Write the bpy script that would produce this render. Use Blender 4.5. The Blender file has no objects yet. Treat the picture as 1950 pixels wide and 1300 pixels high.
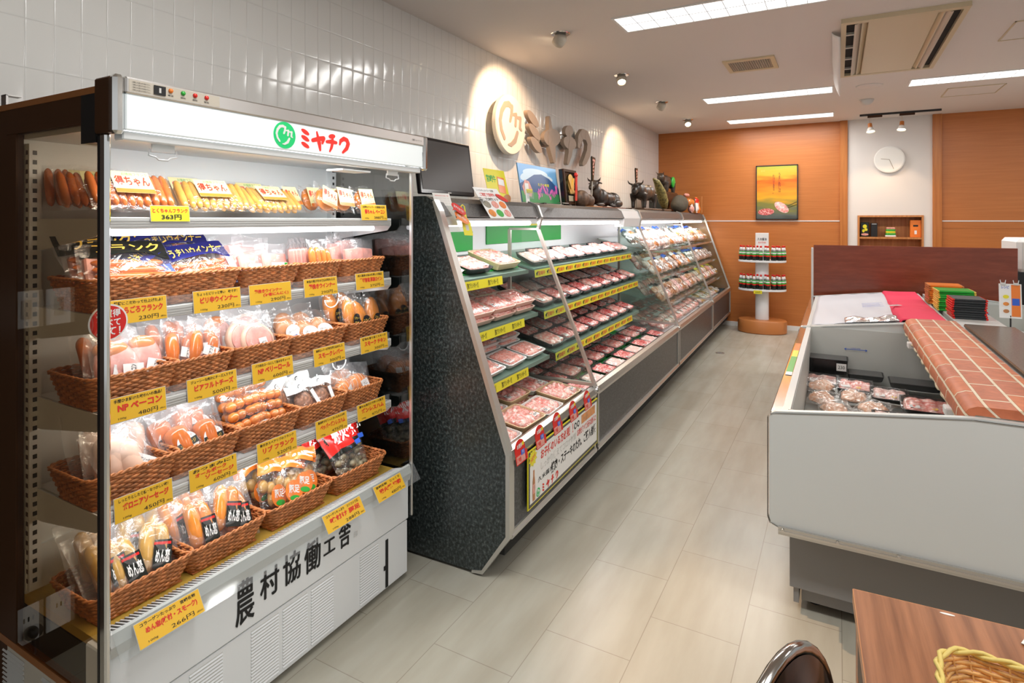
import bpy, bmesh, math, random
from mathutils import Matrix, Vector, noise
S = bpy.context.scene
COL = S.collection
PI = math.pi
rnd = random.Random(7)
V = Vector

# ------------------------------------------------------------------ materials
def newmat(name):
    m = bpy.data.materials.new(name); m.use_nodes = True
    nt = m.node_tree; b = nt.nodes['Principled BSDF']
    return m, nt, b
def link(nt, a, b): nt.links.new(a, b)
def mat(name, col, rough=.5, metal=0., spec=.5, emit=None, es=0., alpha=1., coat=0., noise_amt=0., nscale=20., bump=0., bscale=60., trans=0., sss=0.):
    m, nt, b = newmat(name)
    b.inputs['Base Color'].default_value = (*col, 1)
    b.inputs['Roughness'].default_value = rough
    b.inputs['Metallic'].default_value = metal
    b.inputs['Specular IOR Level'].default_value = spec
    b.inputs['Alpha'].default_value = alpha
    b.inputs['Coat Weight'].default_value = coat
    b.inputs['Transmission Weight'].default_value = trans
    if sss: b.inputs['Subsurface Weight'].default_value = sss; b.inputs['Subsurface Radius'].default_value = (.01, .004, .002)
    if emit: b.inputs['Emission Color'].default_value = (*emit, 1); b.inputs['Emission Strength'].default_value = es
    tc = nt.nodes.new('ShaderNodeTexCoord')
    if noise_amt:
        n = nt.nodes.new('ShaderNodeTexNoise'); n.inputs['Scale'].default_value = nscale; n.inputs['Detail'].default_value = 3
        link(nt, tc.outputs['Object'], n.inputs['Vector'])
        r = nt.nodes.new('ShaderNodeValToRGB')
        r.color_ramp.elements[0].position = .3; r.color_ramp.elements[1].position = .7
        r.color_ramp.elements[0].color = (*[max(0, c*(1-noise_amt)) for c in col], 1)
        r.color_ramp.elements[1].color = (*[min(1, c*(1+noise_amt)+noise_amt*.03) for c in col], 1)
        link(nt, n.outputs['Fac'], r.inputs['Fac']); link(nt, r.outputs['Color'], b.inputs['Base Color'])
    if bump:
        n = nt.nodes.new('ShaderNodeTexNoise'); n.inputs['Scale'].default_value = bscale
        link(nt, tc.outputs['Object'], n.inputs['Vector'])
        bp = nt.nodes.new('ShaderNodeBump'); bp.inputs['Strength'].default_value = bump; bp.inputs['Distance'].default_value = .01
        link(nt, n.outputs['Fac'], bp.inputs['Height']); link(nt, bp.outputs['Normal'], b.inputs['Normal'])
    return m
def speckle(name, c1, c2, c3, scale, rough=.3, p=(.35, .6), stretch=(1, 1, 1), spec=.5, obj=True, tex='noise'):
    m, nt, b = newmat(name)
    tc = nt.nodes.new('ShaderNodeTexCoord'); mp = nt.nodes.new('ShaderNodeMapping'); mp.inputs['Scale'].default_value = stretch
    link(nt, tc.outputs['Object'], mp.inputs['Vector'])
    if tex == 'noise':
        n = nt.nodes.new('ShaderNodeTexNoise'); n.inputs['Scale'].default_value = scale; n.inputs['Detail'].default_value = 4; n.inputs['Roughness'].default_value = .7
        out = n.outputs['Fac']
    else:
        n = nt.nodes.new('ShaderNodeTexVoronoi'); n.inputs['Scale'].default_value = scale; out = n.outputs['Distance']
    link(nt, mp.outputs['Vector'], n.inputs['Vector'])
    r = nt.nodes.new('ShaderNodeValToRGB'); e = r.color_ramp.elements
    e[0].position = p[0]; e[0].color = (*c1, 1); e[1].position = p[1]; e[1].color = (*c3, 1)
    k = e.new((p[0]+p[1])/2); k.color = (*c2, 1)
    link(nt, out, r.inputs['Fac']); link(nt, r.outputs['Color'], b.inputs['Base Color'])
    b.inputs['Roughness'].default_value = rough; b.inputs['Specular IOR Level'].default_value = spec
    return m
def film(name, tint=(1, 1, 1), milk=.08, rough=.12, gloss=1.0, ior=1.45, milkcol=(.95, .95, .97), crinkle=0):
    """clear film or pane: mostly see-through, a fresnel gloss, a little milkiness"""
    m = bpy.data.materials.new(name); m.use_nodes = True; nt = m.node_tree; nt.nodes.clear()
    o = nt.nodes.new('ShaderNodeOutputMaterial'); t = nt.nodes.new('ShaderNodeBsdfTransparent'); t.inputs[0].default_value = (*tint, 1)
    g = nt.nodes.new('ShaderNodeBsdfGlossy'); g.inputs['Roughness'].default_value = rough; g.inputs[0].default_value = (gloss, gloss, gloss, 1)
    d = nt.nodes.new('ShaderNodeBsdfDiffuse'); d.inputs[0].default_value = (*milkcol, 1)
    # Schlick's reflectance of a thin sheet, the same from both of its faces
    f0 = ((ior-1)/(ior+1))**2
    ge = nt.nodes.new('ShaderNodeNewGeometry'); dt = nt.nodes.new('ShaderNodeVectorMath'); dt.operation = 'DOT_PRODUCT'
    nt.links.new(ge.outputs['Normal'], dt.inputs[0]); nt.links.new(ge.outputs['Incoming'], dt.inputs[1])
    def mm(op, a, b=None):
        q = nt.nodes.new('ShaderNodeMath'); q.operation = op
        for k, x in enumerate((a, b)):
            if x is None: continue
            if isinstance(x, (int, float)): q.inputs[k].default_value = x
            else: nt.links.new(x, q.inputs[k])
        return q
    f = mm('ADD', mm('MULTIPLY', mm('POWER', mm('SUBTRACT', 1, mm('ABSOLUTE', dt.outputs['Value']).outputs[0]).outputs[0], 5).outputs[0], 1-f0).outputs[0], f0)
    if crinkle:
        tc = nt.nodes.new('ShaderNodeTexCoord'); n = nt.nodes.new('ShaderNodeTexNoise'); n.inputs['Scale'].default_value = 28; n.inputs['Detail'].default_value = 2; n.inputs['Distortion'].default_value = 1.5
        nt.links.new(tc.outputs['Object'], n.inputs['Vector']); bp = nt.nodes.new('ShaderNodeBump'); bp.inputs['Strength'].default_value = crinkle; bp.inputs['Distance'].default_value = .006
        nt.links.new(n.outputs['Fac'], bp.inputs['Height']); nt.links.new(bp.outputs['Normal'], g.inputs['Normal'])
    m1 = nt.nodes.new('ShaderNodeMixShader'); m1.inputs[0].default_value = milk; link(nt, t.outputs[0], m1.inputs[1]); link(nt, d.outputs[0], m1.inputs[2])
    m2 = nt.nodes.new('ShaderNodeMixShader'); link(nt, f.outputs[0], m2.inputs[0]); link(nt, m1.outputs[0], m2.inputs[1]); link(nt, g.outputs[0], m2.inputs[2])
    link(nt, m2.outputs[0], o.inputs['Surface'])
    return m
def emis(name, col, s, base=(.8, .8, .8)): return mat(name, base, .4, emit=col, es=s)

M = {}
M['white'] = mat('white_enamel', (.80, .82, .84), .28)
M['white_in'] = mat('liner_white', (.86, .89, .90), .35)
M['white_matte'] = mat('white_matte', (.8, .8, .79), .7)
M['freezer_white'] = mat('freezer_grey_white', (.66, .69, .68), .32)
M['freezer_in'] = mat('freezer_liner', (.56, .57, .54), .45)
M['grey_base'] = mat('grey_painted_base', (.23, .225, .22), .45)
M['plastic_grey'] = mat('plastic_grey', (.62, .62, .6), .4)
M['chrome'] = mat('chrome', (.78, .77, .75), .12, metal=1)
M['chrome_dark'] = mat('smoked_chrome', (.42, .40, .38), .14, metal=1)
M['steel'] = mat('brushed_steel', (.70, .68, .66), .3, metal=1)
M['alu'] = mat('aluminium_trim', (.62, .61, .58), .35, metal=.85)
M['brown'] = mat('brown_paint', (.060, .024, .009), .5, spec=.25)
M['brown_lit'] = mat('brown_edge_lit', (.32, .12, .035), .35)  # lighter copy of the brown paint, light on the edge put into its colour
M['dark_brown_wall'] = mat('dark_brown_panel', (.035, .018, .010), .4)
M['black'] = mat('black_plastic', (.012, .012, .013), .35)
M['black_gloss'] = mat('black_gloss', (.01, .01, .011), .12)
M['dark'] = mat('dark_void', (.01, .01, .01), .8)
M['ink'] = mat('ink_black', (.008, .008, .009), .6)
M['red_ink'] = mat('ink_red', (.72, .035, .02), .5)
M['red_vinyl'] = mat('backlit_red_vinyl', (.80, .03, .02), .4, emit=(.9, .03, .02), es=.25)
M['green_vinyl'] = mat('backlit_green_vinyl', (.01, .55, .16), .4, emit=(.01, .6, .18), es=.2)
M['green_ink'] = mat('ink_green', (.01, .45, .11), .5)
M['gold_ink'] = mat('ink_gold', (.85, .58, .10), .4)
M['blue_ink'] = mat('ink_blue', (.03, .12, .6), .5)
M['navy'] = mat('navy_print', (.018, .022, .16), .18)
M['black_print'] = mat('black_print', (.015, .018, .015), .2)
M['red_print'] = mat('red_print', (.70, .02, .015), .25)
M['white_print'] = mat('white_print', (.85, .85, .84), .35)
M['orange_print'] = mat('orange_print', (.85, .22, .03), .3)
M['green_print'] = mat('green_print', (.03, .42, .05), .3)
M['yellow_card'] = mat('yellow_card', (.86, .50, .03), .4)
M['lemon_card'] = mat('lemon_card', (.80, .72, .03), .4)
M['paper'] = mat('paper', (.84, .83, .80), .7)
M['cream'] = mat('cream_plastic', (.62, .53, .36), .45)
M['cream2'] = mat('cream_panel', (.62, .52, .35), .4)
M['ivory'] = mat('ivory_metal', (.55, .50, .42), .4)
M['grid_grey'] = mat('louvre_grey', (.30, .30, .30), .5)
M['pale_yellow'] = mat('pale_yellow_print', (.84, .80, .42), .4)
M['carved_tan'] = mat('hand_tan', (.36, .30, .24), .5)
M['tan_sign'] = mat('sign_cream', (.72, .66, .55), .45)
M['tan_letter'] = mat('sign_tan', (.36, .27, .20), .5)
M['gold_mat'] = mat('gold_deck_mat', (.55, .36, .06), .4, noise_amt=.2, nscale=15)
M['green_mat'] = mat('green_mat', (.02, .36, .06), .5)
M['shelf_edge'] = mat('green_grey_edge', (.16, .24, .20), .3)
M['sausage'] = mat('sausage_orange', (.60, .155, .030), .25, noise_amt=.22, nscale=30, coat=.5)
M['sausage_yel'] = mat('sausage_yellow', (.66, .34, .07), .28, noise_amt=.2, nscale=30, coat=.4)
M['ham_pink'] = mat('ham_pink', (.72, .33, .28), .35, noise_amt=.22, nscale=35)
M['ham_pale'] = mat('ham_pale', (.72, .48, .36), .35, noise_amt=.12, nscale=20)
M['ham_orange'] = mat('ham_orange', (.68, .21, .035), .25, noise_amt=.2, nscale=25, coat=.4)
M['pepper_ham'] = mat('pepper_ham', (.30, .13, .07), .5, noise_amt=.6, nscale=120)
M['chicken'] = mat('smoked_amber', (.70, .23, .025), .25, noise_amt=.35, nscale=18, coat=.5)
M['amber'] = mat('pale_amber', (.56, .32, .08), .3, noise_amt=.3, nscale=22, coat=.3)
M['charcoal'] = mat('charcoal_chicken', (.20, .17, .10), .45, noise_amt=.8, nscale=40)
M['brown_meat'] = mat('brown_liver', (.50, .20, .07), .35, noise_amt=.2)
M['film'] = film('clear_film', milk=.02, rough=.14, ior=1.6, crinkle=1)
M['film_milky'] = film('milky_film', milk=.06, rough=.2, ior=1.55, crinkle=.9, milkcol=(.93, .91, .95))
M['wrap'] = film('cling_wrap', milk=.03, rough=.07, ior=1.45, crinkle=.35)
M['glass'] = film('shelf_glass', tint=(.86, .93, .90), milk=.02, rough=.02)
M['glass_side'] = film('side_glass', tint=(.86, .78, .67), milk=.0, rough=.0, ior=1.6)
M['glass_dark'] = film('end_glass', tint=(.55, .56, .55), milk=.0, rough=.0, ior=1.85)
M['acrylic'] = film('acrylic', tint=(.93, .95, .95), milk=.07, rough=.05)
def meatmat(name, c1, c2, c3, sc):
    m = speckle(name, c1, c2, c3, sc, .25, (.38, .62)); b = m.node_tree.nodes['Principled BSDF']; b.inputs['Coat Weight'].default_value = .4
    return m
M['meat_a'] = meatmat('sliced_pork', (.78, .22, .19), (.85, .38, .33), (.90, .66, .60), 38)
M['meat_b'] = meatmat('minced_pork', (.80, .26, .21), (.86, .38, .32), (.88, .52, .46), 110)
M['meat_c'] = meatmat('beef_slices', (.50, .06, .06), (.66, .15, .14), (.86, .56, .52), 45)
M['meat_d'] = meatmat('pale_pork', (.80, .42, .38), (.87, .58, .53), (.92, .78, .74), 26)
M['wrapped'] = meatmat('wrapped_food', (.55, .30, .20), (.80, .62, .55), (.9, .88, .86), 30)
M['tray_white'] = mat('foam_white', (.86, .85, .84), .4)
M['tray_black'] = mat('foam_black', (.014, .014, .015), .25)
M['tray_yellow'] = mat('foam_yellow', (.82, .60, .36), .4)
M['tray_pink'] = mat('foam_pink', (.82, .55, .46), .4)
M['panel_black'] = speckle('black_mottled_laminate', (.012, .015, .015), (.035, .045, .045), (.11, .13, .125), 95, .28, (.40, .66), (1, 1, .75))
M['canopy_dark'] = speckle('charcoal_ribbed_laminate', (.045, .042, .04), (.075, .07, .068), (.10, .095, .09), 120, .4, (.4, .6))
M['front_panel'] = speckle('charcoal_front', (.02, .022, .024), (.04, .042, .046), (.085, .09, .095), 110, .35, (.4, .62))
M['granite'] = speckle('bronze_speckled_lid', (.05, .038, .028), (.11, .085, .065), (.24, .19, .15), 150, .28, (.38, .66), (1, 2.5, 1))
M['board'] = speckle('red_brown_laminate', (.19, .040, .017), (.235, .052, .023), (.29, .068, .032), 5, .22, (.3, .7), (.6, .6, 4))
M['pink_cloth'] = mat('crimson_cloth', (.80, .04, .10), .85)
M['led'] = emis('lit_tube', (1, .98, 1), 3.5)
M['diffuser'] = emis('lit_diffuser', (1, .99, .97), 1.5)
M['sign_lit'] = emis('lit_sign_face', (.90, 1, 1), .24, (.80, .84, .85))
M['warm_bulb'] = emis('warm_bulb', (1, .80, .52), 25)
M['foil'] = mat('silver_foil', (.85, .85, .88), .22, metal=1, bump=.6, bscale=25)
M['sheet'] = mat('white_insulating_sheet', (.66, .66, .71), .5)

def wood(name, c1, c2, rough=.4, scale=(1, 1, 1), ns=8, bands=0):
    m, nt, b = newmat(name)
    tc = nt.nodes.new('ShaderNodeTexCoord'); mp = nt.nodes.new('ShaderNodeMapping'); mp.inputs['Scale'].default_value = scale
    link(nt, tc.outputs['Object'], mp.inputs['Vector'])
    n = nt.nodes.new('ShaderNodeTexNoise'); n.inputs['Scale'].default_value = ns; n.inputs['Detail'].default_value = 5; n.inputs['Roughness'].default_value = .6
    link(nt, mp.outputs['Vector'], n.inputs['Vector'])
    r = nt.nodes.new('ShaderNodeValToRGB'); r.color_ramp.elements[0].position = .32; r.color_ramp.elements[1].position = .68
    r.color_ramp.elements[0].color = (*c1, 1); r.color_ramp.elements[1].color = (*c2, 1)
    link(nt, n.outputs['Fac'], r.inputs['Fac']); link(nt, r.outputs['Color'], b.inputs['Base Color']); b.inputs['Roughness'].default_value = rough
    return m
M['orange_wall'] = wood('orange_veneer', (.46, .145, .030), (.53, .180, .042), .38, (.5, 1, 14), 4)
M['orange_post'] = wood('orange_post_wood', (.42, .13, .025), (.55, .20, .045), .35, (14, 14, .6), 3)
M['niche_wood'] = wood('niche_wood', (.42, .15, .04), (.62, .27, .09), .4, (22, 1, .8), 2)
M['table_wood'] = wood('walnut_laminate', (.20, .070, .025), (.43, .175, .075), .3, (26, 1.1, 1), 1.6)
M['orange_base'] = mat('orange_laminate', (.50, .18, .05), .4)
M['wicker'] = mat('brown_wicker', (.52, .185, .055), .5, noise_amt=.4, nscale=55)
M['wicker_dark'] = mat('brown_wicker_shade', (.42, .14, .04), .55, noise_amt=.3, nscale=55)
M['wicker_yel'] = mat('honey_wicker', (.74, .42, .15), .5, noise_amt=.25, nscale=50)
M['straw'] = mat('straw_rim', (.72, .56, .16), .5)

def floor_mat():
    m, nt, b = newmat('marble_plank_floor')
    tc = nt.nodes.new('ShaderNodeTexCoord'); sx = nt.nodes.new('ShaderNodeSeparateXYZ'); link(nt, tc.outputs['Object'], sx.inputs[0])
    a1 = nt.nodes.new('ShaderNodeMath'); a1.operation = 'ADD'; a1.inputs[1].default_value = -1.884-.2475+4.95; link(nt, sx.outputs['Y'], a1.inputs[0])
    a2 = nt.nodes.new('ShaderNodeMath'); a2.operation = 'ADD'; a2.inputs[1].default_value = .905+.612*4; link(nt, sx.outputs['X'], a2.inputs[0])
    cx = nt.nodes.new('ShaderNodeCombineXYZ'); link(nt, a1.outputs[0], cx.inputs[0]); link(nt, a2.outputs[0], cx.inputs[1])
    bt = nt.nodes.new('ShaderNodeTexBrick'); bt.offset = .5; bt.offset_frequency = 2
    bt.inputs['Scale'].default_value = 1; bt.inputs['Brick Width'].default_value = .495; bt.inputs['Row Height'].default_value = .306
    bt.inputs['Mortar Size'].default_value = .0016; bt.inputs['Mortar Smooth'].default_value = .3; bt.inputs['Bias'].default_value = 0
    bt.inputs['Color1'].default_value = (.450, .437, .380, 1); bt.inputs['Color2'].default_value = (.425, .406, .343, 1); bt.inputs['Mortar'].default_value = (.30, .275, .23, 1)
    link(nt, cx.outputs[0], bt.inputs['Vector'])
    mp = nt.nodes.new('ShaderNodeMapping'); mp.inputs['Scale'].default_value = (7, 1.3, 1); link(nt, tc.outputs['Object'], mp.inputs['Vector'])
    n = nt.nodes.new('ShaderNodeTexNoise'); n.inputs['Scale'].default_value = 1.7; n.inputs['Detail'].default_value = 5; link(nt, mp.outputs[0], n.inputs['Vector'])
    r = nt.nodes.new('ShaderNodeValToRGB'); r.color_ramp.elements[0].position = .35; r.color_ramp.elements[1].position = .7
    r.color_ramp.elements[0].color = (.90, .88, .84, 1); r.color_ramp.elements[1].color = (1.04, 1.04, 1.03, 1); link(nt, n.outputs['Fac'], r.inputs['Fac'])
    mx = nt.nodes.new('ShaderNodeMix'); mx.data_type = 'RGBA'; mx.blend_type = 'MULTIPLY'; mx.inputs[0].default_value = 1
    link(nt, bt.outputs['Color'], mx.inputs[6]); link(nt, r.outputs['Color'], mx.inputs[7]); link(nt, mx.outputs[2], b.inputs['Base Color'])
    b.inputs['Roughness'].default_value = .27; b.inputs['Specular IOR Level'].default_value = .4
    return m
def tile_mat():
    m, nt, b = newmat('glossy_white_ribbed_tile')
    tc = nt.nodes.new('ShaderNodeTexCoord'); sx = nt.nodes.new('ShaderNodeSeparateXYZ'); link(nt, tc.outputs['Object'], sx.inputs[0])
    def mth(op, a, v=None, clamp=False):
        q = nt.nodes.new('ShaderNodeMath'); q.operation = op; q.use_clamp = clamp; link(nt, a, q.inputs[0])
        if v is not None:
            if isinstance(v, (int, float)): q.inputs[1].default_value = v
            else: link(nt, v, q.inputs[1])
        return q.outputs[0]
    def cell(src, off, w):       # -1..1 across one tile
        f = mth('FRACT', mth('DIVIDE', mth('ADD', src, off), w)); return mth('MULTIPLY', mth('SUBTRACT', f, .5), 2)
    cy = cell(sx.outputs['Y'], -.839+8.2, .0818); cz = cell(sx.outputs['Z'], -1.945+8, .16)
    y2 = mth('MULTIPLY', cy, cy); z2 = mth('MULTIPLY', cz, cz)
    y8 = mth('POWER', mth('ABSOLUTE', cy), 24); z8 = mth('POWER', mth('ABSOLUTE', cz), 40)
    n = nt.nodes.new('ShaderNodeTexNoise'); n.inputs['Scale'].default_value = 9; n.inputs['Detail'].default_value = 1; link(nt, tc.outputs['Object'], n.inputs['Vector'])
    h = mth('SUBTRACT', mth('SUBTRACT', mth('MULTIPLY', y2, -.30), mth('MULTIPLY', z2, .06)), mth('MULTIPLY', mth('MAXIMUM', y8, z8), .3))
    h = mth('ADD', h, mth('MULTIPLY', n.outputs['Fac'], .5))
    bp = nt.nodes.new('ShaderNodeBump'); bp.inputs['Strength'].default_value = 1; bp.inputs['Distance'].default_value = .0035; link(nt, h, bp.inputs['Height'])
    link(nt, bp.outputs['Normal'], b.inputs['Normal'])
    mx = nt.nodes.new('ShaderNodeMix'); mx.data_type = 'RGBA'; link(nt, mth('MULTIPLY', mth('MAXIMUM', y8, z8), .28), mx.inputs[0])
    mx.inputs[6].default_value = (.74, .735, .71, 1); mx.inputs[7].default_value = (.47, .46, .44, 1); link(nt, mx.outputs[2], b.inputs['Base Color'])
    b.inputs['Roughness'].default_value = .13
    return m
def brick_mat():
    m, nt, b = newmat('terracotta_brick_cover')
    tc = nt.nodes.new('ShaderNodeTexCoord'); sx = nt.nodes.new('ShaderNodeSeparateXYZ'); link(nt, tc.outputs['Object'], sx.inputs[0])
    # object Y runs along the bricks; across them uses distance along the draped section (X + drop)
    mz = nt.nodes.new('ShaderNodeMath'); mz.operation = 'MULTIPLY'; mz.inputs[1].default_value = 1.0; link(nt, sx.outputs['Z'], mz.inputs[0])
    ad = nt.nodes.new('ShaderNodeMath'); ad.operation = 'ADD'; link(nt, sx.outputs['X'], ad.inputs[0]); link(nt, mz.outputs[0], ad.inputs[1])
    a2 = nt.nodes.new('ShaderNodeMath'); a2.operation = 'ADD'; a2.inputs[1].default_value = .79; link(nt, ad.outputs[0], a2.inputs[0])
    cx = nt.nodes.new('ShaderNodeCombineXYZ'); link(nt, sx.outputs['Y'], cx.inputs[0]); link(nt, a2.outputs[0], cx.inputs[1])
    bt = nt.nodes.new('ShaderNodeTexBrick'); bt.offset = .5; bt.inputs['Scale'].default_value = 1
    bt.inputs['Brick Width'].default_value = .215; bt.inputs['Row Height'].default_value = .083; bt.inputs['Mortar Size'].default_value = .0055; bt.inputs['Mortar Smooth'].default_value = .2
    bt.inputs['Color1'].default_value = (.66, .19, .07, 1); bt.inputs['Color2'].default_value = (.50, .15, .075, 1); bt.inputs['Mortar'].default_value = (.80, .68, .50, 1)
    link(nt, cx.outputs[0], bt.inputs['Vector'])
    n = nt.nodes.new('ShaderNodeTexNoise'); n.inputs['Scale'].default_value = 30; n.inputs['Detail'].default_value = 4; link(nt, tc.outputs['Object'], n.inputs['Vector'])
    mx = nt.nodes.new('ShaderNodeMix'); mx.data_type = 'RGBA'; mx.blend_type = 'OVERLAY'; mx.inputs[0].default_value = .4
    link(nt, bt.outputs['Color'], mx.inputs[6]); link(nt, n.outputs['Fac'], mx.inputs[7]); link(nt, mx.outputs[2], b.inputs['Base Color'])
    iv = nt.nodes.new('ShaderNodeMath'); iv.operation = 'SUBTRACT'; iv.inputs[0].default_value = 1; link(nt, bt.outputs['Fac'], iv.inputs[1])
    bp = nt.nodes.new('ShaderNodeBump'); bp.inputs['Strength'].default_value = .9; bp.inputs['Distance'].default_value = .006; link(nt, iv.outputs[0], bp.inputs['Height']); link(nt, bp.outputs['Normal'], b.inputs['Normal'])
    b.inputs['Roughness'].default_value = .5
    return m
M['floor'] = floor_mat(); M['tile'] = tile_mat(); M['brick'] = brick_mat()
M['ceiling'] = mat('ceiling_paint', (.76, .71, .675), .9)
M['pillar_white'] = mat('pillar_paint', (.74, .70, .67), .8)

# ------------------------------------------------------------------ mesh tools
class MB:
    def __init__(self, xf=None): self.v = []; self.f = []; self.xf = xf or Matrix()
    def add(self, vs, fs):
        k = len(self.v); x = self.xf
        self.v += [x @ V(p) for p in vs]; self.f += [tuple(i+k for i in f) for f in fs]; return self
    def box(self, x0, x1, y0, y1, z0, z1, bev=0):
        if bev:
            r = min(bev, (x1-x0)/2.01, (y1-y0)/2.01, (z1-z0)/2.01)
            ring = lambda i, z: [(x0+i, y0+r, z), (x0+r, y0+i, z), (x1-r, y0+i, z), (x1-i, y0+r, z), (x1-i, y1-r, z), (x1-r, y1-i, z), (x0+r, y1-i, z), (x0+i, y1-r, z)]
            vs = ring(r*.8, z0)+ring(0, z0+r)+ring(0, z1-r)+ring(r*.8, z1)
            fs = [tuple(range(7, -1, -1)), tuple(range(24, 32))]
            for l in range(3): fs += [(l*8+i, l*8+(i+1) % 8, l*8+8+(i+1) % 8, l*8+8+i) for i in range(8)]
            return self.add(vs, fs)
        return self.add([(x0, y0, z0), (x1, y0, z0), (x1, y1, z0), (x0, y1, z0), (x0, y0, z1), (x1, y0, z1), (x1, y1, z1), (x0, y1, z1)],
                        [(3, 2, 1, 0), (4, 5, 6, 7), (0, 1, 5, 4), (1, 2, 6, 5), (2, 3, 7, 6), (3, 0, 4, 7)])
    def tube(self, pts, r, n=8, cap=True):
        pts = [V(p) for p in pts]; rs = r if isinstance(r, (list, tuple)) else [r]*len(pts)
        base = []; prev = None
        for i, p in enumerate(pts):
            d = (pts[min(i+1, len(pts)-1)]-pts[max(i-1, 0)])
            d = d.normalized() if d.length > 1e-9 else V((0, 0, 1))
            a = (prev - d*prev.dot(d)) if prev else d.orthogonal()
            if a.length < 1e-6: a = d.orthogonal()
            a.normalize(); prev = a; b = d.cross(a)
            base += [p+(a*math.cos(t)+b*math.sin(t))*rs[i] for t in [2*PI*k/n for k in range(n)]]
        fs = []
        for i in range(len(pts)-1): fs += [(i*n+k, i*n+(k+1) % n, (i+1)*n+(k+1) % n, (i+1)*n+k) for k in range(n)]
        if cap: fs += [tuple(range(n-1, -1, -1)), tuple((len(pts)-1)*n+k for k in range(n))]
        return self.add(base, fs)
    def capsule(self, a, b, r, n=10, bend=0, bdir=(0, 0, 1)):
        a, b = V(a), V(b); L = (b-a); d = L.normalized(); pts = []; rs = []; bd = V(bdir)
        for t, q in ((0, .02), (.03, .45), (.09, .78), (.18, .97), (.35, 1), (.5, 1.02), (.65, 1), (.82, .97), (.91, .78), (.97, .45), (1, .02)):
            pts.append(a+L*t+bd*bend*4*t*(1-t)); rs.append(r*q)
        return self.tube(pts, rs, n, False)
    def ell(self, c, r, nu=14, nv=9, R=None):
        c = V(c); R = R or Matrix(); vs = []; fs = []
        for j in range(nv+1):
            th = PI*j/nv
            for i in range(nu):
                ph = 2*PI*i/nu; vs.append(c+R @ V((r[0]*math.sin(th)*math.cos(ph), r[1]*math.sin(th)*math.sin(ph), r[2]*math.cos(th))))
        for j in range(nv): fs += [(j*nu+i, (j+1)*nu+i, (j+1)*nu+(i+1) % nu, j*nu+(i+1) % nu) for i in range(nu)]
        return self.add(vs, fs)
    def lathe(self, prof, c=(0, 0, 0), n=24, sx=1, sy=1):
        vs = []; fs = []
        for (r, z) in prof: vs += [(c[0]+r*sx*math.cos(2*PI*k/n), c[1]+r*sy*math.sin(2*PI*k/n), c[2]+z) for k in range(n)]
        for i in range(len(prof)-1): fs += [(i*n+k, i*n+(k+1) % n, (i+1)*n+(k+1) % n, (i+1)*n+k) for k in range(n)]
        if prof[0][0] > 1e-5: fs.append(tuple(range(n-1, -1, -1)))
        if prof[-1][0] > 1e-5: fs.append(tuple((len(prof)-1)*n+k for k in range(n)))
        return self.add(vs, fs)
    def prism(self, poly, a, b, axis='y'):
        """poly 2-D, extruded from a to b. axis y: poly=(x,z); x: poly=(y,z); z: poly=(x,y)"""
        n = len(poly)
        P = {'y': lambda p, t: (p[0], t, p[1]), 'x': lambda p, t: (t, p[0], p[1]), 'z': lambda p, t: (p[0], p[1], t)}[axis]
        return self.add([P(p, a) for p in poly]+[P(p, b) for p in poly], [tuple(range(n-1, -1, -1)), tuple(range(n, 2*n))]+[(i, (i+1) % n, n+(i+1) % n, n+i) for i in range(n)])
    def quad(self, *p): return self.add(p, [tuple(range(len(p)))])
    def poly(self, p2, z=0): return self.add([(q[0], q[1], z) for q in p2], [tuple(range(len(p2)))])
    def stroke(self, pts, w, t=.002, z=0):
        """rounded thick polyline in the xy plane, raised t"""
        ws = w if isinstance(w, (list, tuple)) else [w]*len(pts)
        for si, ((a, wa), (b, wb)) in enumerate(zip(list(zip(pts, ws))[:-1], list(zip(pts, ws))[1:])):
            self.lv = (getattr(self, 'lv', 0)+1) % 9; up = max(t*.03, 4e-5)*self.lv
            a = V(a); b = V(b); d = b-a; L = d.length or 1e-6; ang = math.atan2(d.y, d.x); po = []
            for k in range(7): th = ang+PI/2+PI*k/6; po.append((a.x+wa/2*math.cos(th), a.y+wa/2*math.sin(th)))
            for k in range(7): th = ang-PI/2+PI*k/6; po.append((b.x+wb/2*math.cos(th), b.y+wb/2*math.sin(th)))
            self.prism(po, z, z+t+up, 'z')
        return self
    def disc(self, c, rx, ry=None, ang=0, t=.002, z=0, n=28):
        ry = ry or rx; ca, sa = math.cos(ang), math.sin(ang); self.lv = (getattr(self, 'lv', 0)+1) % 9; t = t+max(t*.03, 4e-5)*self.lv*(n < 40)
        return self.prism([(c[0]+rx*math.cos(2*PI*k/n)*ca-ry*math.sin(2*PI*k/n)*sa, c[1]+rx*math.cos(2*PI*k/n)*sa+ry*math.sin(2*PI*k/n)*ca) for k in range(n)], z, z+t, 'z')
    def grid(self, fn, nx, ny, closed=False):
        vs = [fn(i/nx, j/ny) for j in range(ny+1) for i in range(nx+1)]
        return self.add(vs, [(j*(nx+1)+i, j*(nx+1)+i+1, (j+1)*(nx+1)+i+1, (j+1)*(nx+1)+i) for j in range(ny) for i in range(nx)])
    def mesh(self, name, m, smooth=False):
        me = bpy.data.meshes.new(name); me.from_pydata([tuple(p) for p in self.v], [], self.f); me.validate()
        me.materials.append(M[m] if isinstance(m, str) else m)
        if smooth: me.shade_smooth()
        return me
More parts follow.
